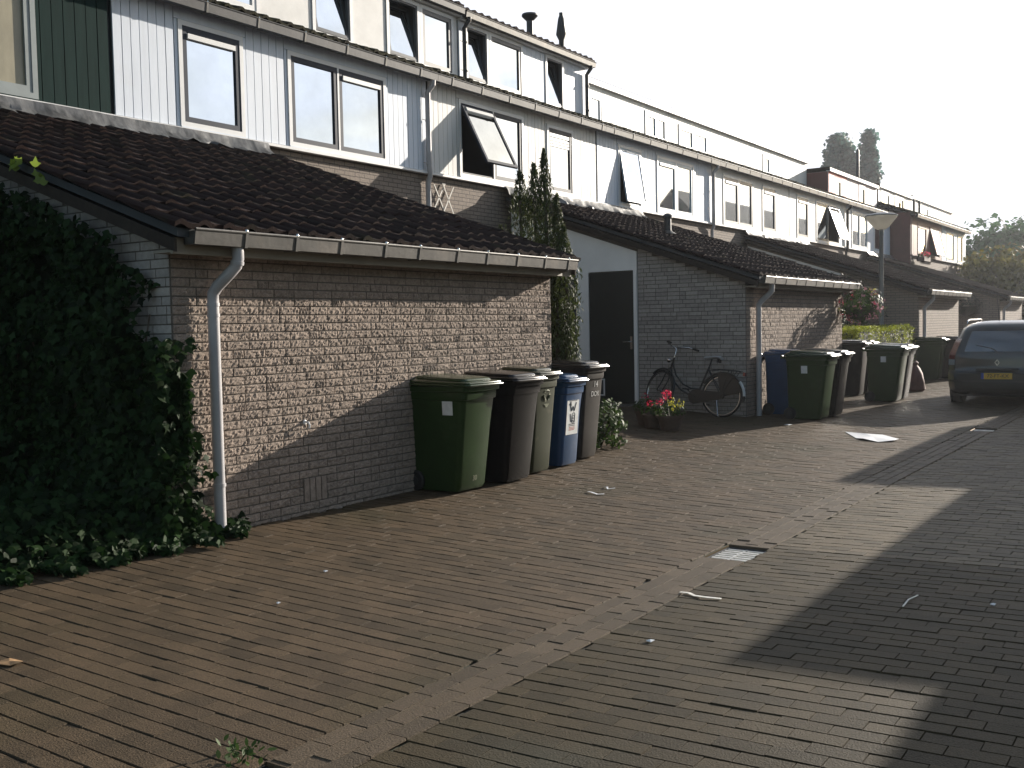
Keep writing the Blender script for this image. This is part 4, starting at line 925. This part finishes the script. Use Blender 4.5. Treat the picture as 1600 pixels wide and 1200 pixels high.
# ------------------------------------------------------------------ street lamp
lx, ly = 27.2, 7.02
lp = thing('street_lamp', 'grey street lamp post with a wide opal bowl on top', 'street lamp', (lx, ly, 0))
ZS = lambda pr: [(r*1.05, z*1.037) for r, z in pr]
MB().lathe(ZS([(.08, 0), (.08, 1.0), (.055, 1.05), (.048, 3.55), (.055, 3.56), (.055, 3.70)]), (lx, ly, 0), 16).build('pole', 'lamp_pole', lp, smooth=True)
MB().lathe(ZS([(.10, 3.70), (.16, 3.74), (.29, 3.90), (.36, 3.99), (.36, 4.02)]), (lx, ly, 0), 28).build('bowl', 'lamp_opal', lp, smooth=True)
MB().lathe(ZS([(.375, 4.02), (.38, 4.045), (.30, 4.075), (.15, 4.10), (.02, 4.11)]), (lx, ly, 0), 28).build('cap', 'lamp_cap', lp, smooth=True)

# ------------------------------------------------------------------ plants
IVY = np.array([(0, -.5), (.22, -.38), (.5, -.05), (.22, .05), (.0, .55), (-.22, .05), (-.5, -.05), (-.22, -.38)])
OVAL = np.array([(0, -.5), (.2, -.2), (.22, .12), (0, .5), (-.22, .12), (-.2, -.2)])
NEED = np.array([(0, -.5), (.14, 0), (0, .5), (-.14, 0)])
TRI = np.array([(-.4, -.35), (.45, -.3), (.3, .4), (-.3, .45)])
def leaves(q, pos, nrm, size, tmpl, up=None, spread=.6, seed=1, bend=.12):
    r = np.random.default_rng(seed); pos = np.asarray(pos, float); n = len(pos)
    N = np.asarray(nrm, float)+r.normal(0, spread, (n, 3)); N /= np.linalg.norm(N, axis=1)[:, None]+1e-9
    A = (np.tile(up, (n, 1)) if up is not None else np.zeros((n, 3)))+r.normal(0, .45 if up is not None else 1, (n, 3))
    T = A-N*(A*N).sum(1)[:, None]; T /= np.linalg.norm(T, axis=1)[:, None]+1e-9
    B = np.cross(N, T); s = (size[0]+(size[1]-size[0])*r.random(n))
    k = len(tmpl); base = len(q.v)
    for j, (x, y) in enumerate(tmpl): pass
    P_ = pos[:, None, :]+s[:, None, None]*(tmpl[None, :, :1]*B[:, None, :]+tmpl[None, :, 1:]*T[:, None, :]-bend*(np.abs(tmpl[None, :, :1])*2+np.abs(tmpl[None, :, 1:]))*N[:, None, :]*.6)
    q.v.extend(map(tuple, P_.reshape(-1, 3))); q.f.extend([tuple(range(base+i*k, base+i*k+k)) for i in range(n)])
def ball(n, seed, squash=1.):
    r = np.random.default_rng(seed); v = r.normal(0, 1, (n, 3)); v /= np.linalg.norm(v, axis=1)[:, None]; return v
def fbm(p, s=1., seed=0):
    r = np.random.default_rng(seed); o = np.zeros(len(p))
    for k in range(5):
        d = r.normal(0, 1, 3)*s*(1.7**k); o += np.sin(p@d+r.random()*6.28)/(1.6**k)
    return o
# ivy over the near shed's left side
iv = thing('ivy', 'dense dark ivy covering the left side of the near shed and creeping over the paving', 'climbing plant', (4.6, 6.4, 0))
n = 26000; yy = 6.22+rng.random(n)**1.6*4.3; zz = rng.random(n)*3.9-.02
p2 = np.stack([np.zeros(n), yy, zz], 1); f = fbm(p2, 1.6, 3)
topz = 2.12+(yy-6.32)*.34
edge = np.where(zz > 1.25, 6.31+(zz-1.25)*.5, 6.24)+.10*f
keep = (zz < topz) & (yy > edge) & ((zz < 1.25) | (rng.random(n) < np.clip((yy-edge)*2.5+.25, 0, 1)))
yy, zz, f = yy[keep], zz[keep], f[keep]; th = np.clip(.13+.10*f+.10*(yy-6.6)+.35*np.exp(-zz*2.2), .02, .75)*(.45+.55*rng.random(len(yy)))
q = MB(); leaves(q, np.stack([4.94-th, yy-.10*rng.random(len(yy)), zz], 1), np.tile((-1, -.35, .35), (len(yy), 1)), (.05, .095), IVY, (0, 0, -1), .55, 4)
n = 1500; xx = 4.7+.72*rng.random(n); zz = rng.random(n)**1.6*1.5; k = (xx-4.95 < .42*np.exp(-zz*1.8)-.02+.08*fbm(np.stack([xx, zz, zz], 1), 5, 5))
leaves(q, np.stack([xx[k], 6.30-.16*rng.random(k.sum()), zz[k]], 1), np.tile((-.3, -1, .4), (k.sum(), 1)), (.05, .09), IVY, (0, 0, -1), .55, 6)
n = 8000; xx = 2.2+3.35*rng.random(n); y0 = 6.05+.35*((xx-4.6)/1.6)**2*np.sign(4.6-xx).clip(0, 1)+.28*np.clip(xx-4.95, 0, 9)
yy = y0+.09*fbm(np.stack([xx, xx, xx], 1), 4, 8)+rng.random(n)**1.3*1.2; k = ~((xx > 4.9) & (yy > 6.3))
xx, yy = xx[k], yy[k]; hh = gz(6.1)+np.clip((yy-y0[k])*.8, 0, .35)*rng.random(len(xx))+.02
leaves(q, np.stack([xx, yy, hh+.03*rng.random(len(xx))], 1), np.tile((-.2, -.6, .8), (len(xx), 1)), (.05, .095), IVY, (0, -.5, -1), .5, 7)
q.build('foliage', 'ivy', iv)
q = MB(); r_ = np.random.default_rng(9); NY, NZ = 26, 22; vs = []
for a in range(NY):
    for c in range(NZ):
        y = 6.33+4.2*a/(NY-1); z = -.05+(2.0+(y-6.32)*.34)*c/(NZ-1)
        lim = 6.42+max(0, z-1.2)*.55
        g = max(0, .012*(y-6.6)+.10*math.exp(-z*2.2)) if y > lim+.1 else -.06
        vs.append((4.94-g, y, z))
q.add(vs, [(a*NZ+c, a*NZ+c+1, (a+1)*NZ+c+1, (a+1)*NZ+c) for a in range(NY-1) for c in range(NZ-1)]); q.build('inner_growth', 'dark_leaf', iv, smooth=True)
q = MB()
for k in range(7):
    y = 6.5+.35*k; q.tube([(4.9, y, 0), (4.86, y+.1*math.sin(k), .5), (4.88, y+.15*math.cos(k), 1.1), (4.9, y+.2*math.sin(2*k), 1.7)], [.018, .015, .011, .006], 6)
q.tube([(4.83, 6.27, .05), (4.86, 6.27, .3), (4.85, 6.26, .62)], .006, 5); q.build('stem', 'bark', iv)
q = MB(); pts = []
for (cx, cy, cz) in ((4.72, 7.86, 2.86), (4.72, 7.48, 2.72)):
    for k in range(6): pts.append((cx-.03*random.random(), cy+random.gauss(0, .06), cz+.02+random.random()*.16))
leaves(q, pts, np.tile((-.6, -.6, .3), (len(pts), 1)), (.06, .09), IVY, (0, 0, 1), .5, 5); q.build('young_shoots', 'ivy_young', iv)

# yew spires behind the near shed
yw = thing('yew_tree', 'group of narrow upright yew spires rising behind the near shed roof', 'tree', (10.75, 6.8, 0))
q = MB(); st = MB(); SP = [(10.72, 7.36, .06, 2.80, .15), (10.7, 7.04, .06, 3.42, .20), (10.72, 6.84, .06, 3.50, .18), (10.7, 6.68, .06, 3.66, .16), (10.74, 6.53, .06, 3.12, .15), (10.68, 6.40, .06, 2.72, .17), (10.60, 6.48, .06, 2.2, .17), (10.78, 6.62, .06, 2.6, .2)]
for k, (x, y, zb, zt, rad) in enumerate(SP):
    n = 3400 if zt > 3 else 2300; h = rng.random(n); z = zb+.02+(zt-zb)*h; a = rng.random(n)*2*math.pi
    prof = rad*np.clip(np.minimum(.62+.7*h, 1.0)*np.minimum((1-h)*4.2+.10, 1), 0, 1)*(1+.22*fbm(np.stack([np.cos(a)*2, np.sin(a)*2, z*4.5], 1), 1.4, 20+k))
    rr = prof*np.sqrt(.35+.65*rng.random(n)); pos = np.stack([x+rr*np.cos(a)+.05*np.sin(z*3+k), y+rr*np.sin(a)+.04*np.cos(z*2.6+k), z], 1)
    leaves(q, pos, np.stack([np.cos(a), np.sin(a), np.zeros(n)+.2], 1), (.045, .085), NEED, (0, 0, 1), .55, 30+k)
    st.tube([(x, y, 0), (x+.03, y, (zb+zt)/2), (x, y, zt-.3)], [.05, .04, .012], 6)
q.build('crown', 'yew', yw); st.build('trunk', 'bark', yw)

def shrub(name, label, cat, c, rad, nl, m, size, tmpl=OVAL, seed=1, group=None, core=True, stems=5):
    t = thing(name, label, cat, (c[0], c[1], c[2]-rad[2]), group); r = np.random.default_rng(seed)
    v = ball(nl, seed); k = 1+.2*fbm(v, 2.6, seed); sc = np.cbrt(.3+.7*r.random(nl))*k
    pos = np.array(c)+v*sc[:, None]*np.array(rad); pos[:, 2] = np.maximum(pos[:, 2], c[2]-rad[2]+.02)
    q = MB(); leaves(q, pos, v+np.array((0, -.2, .5)), size, tmpl, None, .5, seed+1); q.build('foliage', m, t)
    q = MB()
    for i in range(stems):
        a = 6.28*i/stems; q.tube([(c[0]+.05*math.cos(a), c[1]+.05*math.sin(a), c[2]-rad[2]-.01), (c[0]+rad[0]*.35*math.cos(a), c[1]+rad[1]*.35*math.sin(a), c[2]-rad[2]*.2), (c[0]+rad[0]*.6*math.cos(a), c[1]+rad[1]*.6*math.sin(a), c[2]+rad[2]*.4)], [.014, .01, .004], 5)
    q.build('stem', 'bark', t); return t
shrub('laurel_bush', 'low dark laurel bush beside the last bin of the row', 'bush', (11.45, 6.46, .32), (.50, .42, .31), 1500, 'shrub', (.05, .09), seed=3)
shrub('wall_shrub', 'dark bush against the shed wall behind the street lamp', 'bush', (27.25, 8.3, 1.5), (.7, 1.05, 1.4), 2600, 'dark_leaf', (.07, .12), seed=4)
# clipped hedge
hd = thing('hedge', 'clipped hedge with a sunlit yellow-green top at the foot of the street lamp', 'hedge', (25.2, 7.0, 0))
q = MB(); n = 17000; x0, x1, y0, y1, zt = 22.75, 27.7, 6.34, 6.88, 1.36
fa = rng.random(n); xs = x0+(x1-x0)*rng.random(n); yy = y0+(y1-y0)*rng.random(n); zz = zt*rng.random(n); nr = np.zeros((n, 3))
a = fa < .35; b_ = (fa >= .35) & (fa < .75); c_ = fa >= .75
zz[a] = zt; nr[a] = (0, 0, 1); yy[b_] = y0; nr[b_] = (0, -1, .3); e = rng.random(n) < .8; xs[c_ & e] = x0; nr[c_ & e] = (-1, 0, .3); xs[c_ & ~e] = x1; nr[c_ & ~e] = (1, 0, .3)
bm = .035*fbm(np.stack([xs, yy, zz], 1), 3, 4)
leaves(q, np.stack([xs, yy, zz], 1)+nr*bm[:, None]+rng.normal(0, .02, (n, 3)), nr, (.03, .055), OVAL, None, .6, 12); q.build('foliage', 'hedge', hd)
MB().box(x0+.06, x1-.06, y0+.06, y1-.06, 0, zt-.07).build('inner_growth', 'dark_leaf', hd)
# hanging baskets
def basket(x, y, z, rad, label, petals, bx, seed):
    t = thing('hanging_basket', label, 'hanging basket', (x, y, z-rad*.6)); v = ball(900, seed); v[:, 2] *= .75
    pos = np.array((x, y, z))+v*rad*(.75+.3*rng.random(900))[:, None]*(1+.18*fbm(v, 3, seed))[:, None]
    q = MB(); leaves(q, pos, v, (.05, .09), OVAL, None, .6, seed); q.build('foliage', 'shrub' if petals else 'dark_leaf', t)
    q = MB(); q.lathe([(.03, -rad*.75), (rad*.45, -rad*.6), (rad*.7, -rad*.2), (rad*.72, -rad*.1)], (x, y, z), 18); q.build('bowl', 'soil', t, smooth=True)
    q = MB()
    for k in range(3): q.tube([(x+rad*.7*math.cos(k*2.1), y+rad*.7*math.sin(k*2.1), z-rad*.1), (x, y, z+rad*1.1)], .005, 4)
    q.tube([(bx, y, z+rad*1.15), (x, y, z+rad*1.12)], .012, 6); q.build('chain', 'black', t)
    for m, nn, sd in petals:
        u = ball(nn, sd); q = MB()
        for k in range(nn):
            c = np.array((x, y, z))+u[k]*np.array((1, 1, .8))*rad*1.05
            leaves(q, c+rng.normal(0, .022, (5, 3)), np.tile(u[k], (5, 1)), (.045, .07), OVAL, None, .5, sd+k)
        q.build('blossom', m, t)
basket(21.35, 5.92, 1.86, .42, 'hanging basket of pink and red blossom at the shed corner', (('petal_pink', 62, 5), ('petal_red', 13, 6), ('petal_yellow', 8, 9)), 21.4, 7)
basket(39.95, 7.35, 2.03, .52, 'dark hanging basket on the farthest shed wall above the car', (), 40.2, 8)
# flower pots
def pot(x, y, rad, h, label, blooms, seed, m='terracotta'):
    z = gz(y); t = thing('flower_pot', label, 'flower pot', (x, y, z), 'flower pots in front of the bicycle')
    MB().lathe([(rad*.7, 0), (rad*.97, h*.82), (rad*1.08, h*.83), (rad*1.08, h), (rad*.95, h), (rad*.9, h*.9)], (x, y, z), 20).build('pot', m, t, smooth=True)
    v = ball(170, seed); pos = np.array((x, y, z+h+.06))+v*np.array((rad*1.25, rad*1.25, .12)); pos[:, 2] = np.maximum(pos[:, 2], z+h*.8)
    q = MB(); leaves(q, pos, v+(0, 0, .6), (.04, .075), OVAL, None, .5, seed); q.build('foliage', 'shrub', t)
    for k, (mm, dx, dy, dz, rr) in enumerate(blooms):
        u = ball(26, seed+k+1); q = MB(); leaves(q, np.array((x+dx, y+dy, z+h+dz))+u*rr, u, (.03, .05), OVAL, None, .4, seed+k); q.build('blossom', mm, t)
        q = MB(); q.tube([(x+dx*.3, y+dy*.3, z+h-.02), (x+dx, y+dy, z+h+dz)], .004, 4); q.build('stalk', 'shrub', t)
pot(13.95, 7.02, .15, .22, 'flower pot with a single red geranium head, left of the trio', [('petal_red', .0, .0, .20, .05), ('petal_red', .1, -.02, .12, .025)], 3)
pot(13.72, 6.80, .14, .20, 'small flower pot with one crimson bloom, in the middle of the trio', [('petal_red', -.02, .02, .15, .05)], 4)
pot(13.70, 6.50, .19, .22, 'flower pot overflowing with red blooms and yellow leaves, right of the trio', [('petal_red', .0, .05, .30, .07), ('petal_red', .12, .10, .26, .06), ('petal_red', -.05, .14, .18, .06), ('petal_yellow', -.06, -.06, .20, .06), ('petal_yellow', .02, -.15, .17, .06), ('petal_yellow', .02, -.08, .10, .06)], 5)

# trees
def tree(name, label, x, y, ht, crown, m, seed, nl=5000, size=(.15, .3), clumps=38, group=None, zb=.3, trunk=.2):
    t = thing(name, label, 'tree', (x, y, 0), group); r = np.random.default_rng(seed)
    cz = ht*(zb+1)/2; rz = ht*(1-zb)/2; v = ball(clumps, seed); sc = np.cbrt(.15+.85*r.random(clumps))
    cc = np.array((x, y, cz))+v*sc[:, None]*np.array((crown, crown, rz))*.82
    per = nl//clumps; q = MB(); st = MB()
    for k in range(clumps):
        u = ball(per, seed*50+k); rad = (crown*.34+rz*.055)*(.55+.9*r.random()); hh = np.cbrt(.25+.75*r.random(per))
        leaves(q, cc[k]+u*hh[:, None]*rad*np.array((1, 1, .85)), u+(0, 0, .4), size, TRI, None, .7, seed*70+k)
        if k % 2 == 0: st.tube([(x, y, ht*zb*(.6+.5*r.random())), tuple((np.array((x, y, cz))+cc[k])/2+r.normal(0, crown*.06, 3)), tuple(cc[k])], [trunk*.4, trunk*.25, trunk*.08], 5)
    st.tube([(x, y, -.2), (x+.05, y, ht*.25), (x-.04, y+.05, ht*.55), (x, y, ht*.88)], [trunk, trunk*.8, trunk*.45, trunk*.1], 8)
    q.build('crown', m, t); st.build('trunk', 'bark', t); return t
tree('poplar_tree', 'tall broad poplar far beyond the terrace roofs', 110, 32.8, 22.8, 1.9, 'hazed_poplar_leaf', 11, 9000, (.3, .55), 110, 'poplars beyond the roofs', .25, .3)
tree('poplar_tree', 'tall slim poplar right beside the broad one far beyond the roofs', 110, 29.6, 22.4, .75, 'hazed_poplar_leaf', 12, 7000, (.3, .5), 110, 'poplars beyond the roofs', .25, .25)
tree('garden_tree', 'yellowing garden tree beside the pale blue house at the end of the terrace', 53.5, 8.3, 4.9, 2.3, 'tree_yellow', 13, 7000, (.14, .26), 60, None, .15, .14)
tree('garden_tree', 'yellowing tree at the right edge of the picture', 56.5, 6.6, 4.3, 2.2, 'tree_yellow', 14, 6000, (.14, .26), 50, None, .1, .14)
tree('dark_tree', 'dark green tree behind the yellowing one, cut by the picture edge', 80, 12.0, 8.6, 3.6, 'tree_leaf', 15, 6000, (.25, .5), 60, 'dark trees at the end of the street', .2, .2)
tree('dark_tree', 'dark green tree tallest behind the yellowing trees', 84, 10.2, 8.2, 3.8, 'tree_leaf', 16, 6000, (.25, .5), 60, 'dark trees at the end of the street', .2, .2)
tree('dark_tree', 'small dark tree showing just past the end of the terrace roof', 78, 14.6, 6.8, 1.8, 'tree_leaf', 17, 3500, (.22, .4), 40, 'dark trees at the end of the street', .2, .2)
shrub('garden_bush', 'dark bush beyond the farthest shed at the right edge of the picture', 'bush', (48.5, 6.6, 1.3), (1.5, 1.6, 1.3), 2600, 'dark_leaf', (.12, .22), seed=21)
shrub('garden_bush', 'dense dark bush filling the foot of the yellowing trees', 'bush', (52.5, 6.3, 1.3), (2.2, 1.6, 1.4), 2600, 'dark_leaf', (.14, .24), seed=22)
# planter on the shed roof below the red house
t = thing('roof_planter', 'flower box with red blossom under the window of the red-brown house', 'planter', (44.6, 9.85, 3.9))
MB().box(44.1, 45.2, 9.7, 10.0, 3.9, 4.08).build('box', 'terracotta', t)
q = MB(); v = ball(260, 31); leaves(q, np.array((44.65, 9.85, 4.12))+v*np.array((.55, .2, .14)), v, (.05, .09), OVAL, None, .5, 3); q.build('foliage', 'shrub', t)
q = MB(); v = ball(90, 32); leaves(q, np.array((44.65, 9.8, 4.2))+v*np.array((.5, .18, .1)), v, (.06, .09), OVAL, None, .5, 4); q.build('blossom', 'petal_red', t)

# ------------------------------------------------------------------ litter on the paving
def flat(name, m, pts, label, cat, th=.003, group=None):
    q = MB(); n = len(pts); lo = [(x, y, gz(y)+.005+dz) for x, y, dz in pts]; hi = [(x, y, z+th) for x, y, z in lo]
    cl = tuple(np.mean(lo, axis=0)); ch = tuple(np.mean(hi, axis=0)+np.array((0, 0, .006)))
    q.add(lo+hi+[cl, ch], [(i, 2*n, (i+1) % n) for i in range(n)]+[(n+i, n+(i+1) % n, 2*n+1) for i in range(n)]+[(i, (i+1) % n, n+(i+1) % n, n+i) for i in range(n)])
    return tag(q.build(name, m), label, cat, group)
flat('paper_sheet', 'paper', [(14.95, 4.36, .0), (14.72, 4.02, .02), (14.80, 3.8, .01), (14.52, 3.52, .0), (14.2, 3.50, .015), (14.02, 3.66, .0), (14.12, 3.88, .02), (14.28, 4.02, .0)], 'large crumpled white sheet lying on the sunlit paving before the green bins', 'paper')
def litter(name, m, pts, r, label, cat, group=None):
    q = MB(); P3 = [Vector((x, y, gz(y)+.005+dz)) for x, y, dz in pts]; vs = []
    for k, p in enumerate(P3):
        d = (P3[min(k+1, len(P3)-1)]-P3[max(k-1, 0)]).normalized(); sd_ = Vector((-d.y, d.x, 0))*r*1.5
        vs += [p-sd_, p+sd_, p+sd_+Vector((0, 0, .003)), p-sd_+Vector((0, 0, .003))]
    n_ = len(P3); fs = [(0, 3, 2, 1), (4*n_-4, 4*n_-3, 4*n_-2, 4*n_-1)]+[(4*k+a, 4*k+(a+1) % 4, 4*k+4+(a+1) % 4, 4*k+4+a) for k in range(n_-1) for a in range(4)]
    q.add(vs, fs); return tag(q.build(name, m), label, cat, group)
litter('paper_strip', 'paper', [(8.52, 4.90, 0), (8.47, 4.84, .01), (8.45, 4.76, 0), (8.47, 4.70, .006)], .008, 'pale curled paper strip on the paving, nearer of two', 'litter', 'paper strips on the paving')
litter('paper_strip', 'paper', [(8.84, 4.90, 0), (8.80, 4.85, .012), (8.76, 4.82, .0), (8.80, 4.76, .01)], .008, 'pale curled paper strip on the paving, farther of two', 'litter', 'paper strips on the paving')
litter('dry_stalk', 'twig', [(5.72, 2.66, 0), (5.71, 2.60, .004), (5.68, 2.55, .0), (5.66, 2.47, .004), (5.68, 2.38, 0)],   .008, 'pale bent stalk lying beside the brick gutter strip', 'twig')
litter('dry_twig', 'twig', [(5.95, 1.42, 0), (6.08, 1.42, .01), (6.24, 1.405, 0)], .0028, 'thin dry twig lying in the shadow on the right', 'twig')
flat('dry_leaf', 'drop_leaf', [(2.70, 4.86, 0), (2.76, 4.83, .012), (2.79, 4.77, .0), (2.77, 4.73, .01), (2.72, 4.76, .0), (2.69, 4.81, .006)], 'brown fallen leaf at the left edge of the paving', 'leaf')
for k, (x, y, s) in enumerate(((4.73, 2.37, .018), (15.4, 5.35, .05), (4.9, 4.8, .012), (4.2, 4.5, .01), (6.2, 1.0, .014))):
    flat('paper_scrap', 'paper', [(x-s, y-s*.7, 0), (x+s*.9, y-s, .003), (x+s, y+s*.8, 0), (x-s*.6, y+s, .002)], ['tiny white scrap on the dark paving near the pale stalk', 'white scrap on the paving before the blue bin', 'tiny pale crumb on the brown paving, right of a pair', 'tiny pale crumb on the brown paving, left of a pair', 'tiny pale scrap lying in the right-hand shadow'][k], 'litter')
wd = thing('weed', 'small weed sprouting by the drain at the bottom edge', 'weed', (2.6, 3.02, -.07)); q = MB()
pts = np.array([(2.62+.09*math.sin(k*1.7)*random.random(), 3.04+random.gauss(0, .06), -.06+.06*random.random()) for k in range(46)])
leaves(q, pts, np.tile((-.2, -.3, 1), (46, 1)), (.02, .045), OVAL, None, .6, 3); q.build('foliage', 'shrub', wd)
q = MB(); 
for k in range(5): q.tube([(2.62, 3.04, -.072), (2.62+.04*math.sin(k*2), 3.04+.04*math.cos(k*2), -.02)], .002, 4)
q.build('stem', 'shrub', wd)
for o in D.objects:
    if o.get('kind') == 'structure' and not o.get('label'): pass

# ------------------------------------------------------------------ thin haze, added to veil the far end like glare
hz = MB().box(-20, 135, -14, 45, -1.6, 24.5).build('haze', 'soil')
hm = D.materials.new('haze'); hm.use_nodes = True; ht = hm.node_tree; ht.nodes.clear()
vo = ht.nodes.new('ShaderNodeVolumePrincipled'); vo.inputs['Color'].default_value = (.9, .93, 1, 1); vo.inputs['Density'].default_value = .00045; vo.inputs['Anisotropy'].default_value = .72
om = ht.nodes.new('ShaderNodeOutputMaterial'); ht.links.new(vo.outputs[0], om.inputs['Volume'])
hz.data.materials.clear(); hz.data.materials.append(hm); hz['kind'] = 'stuff'
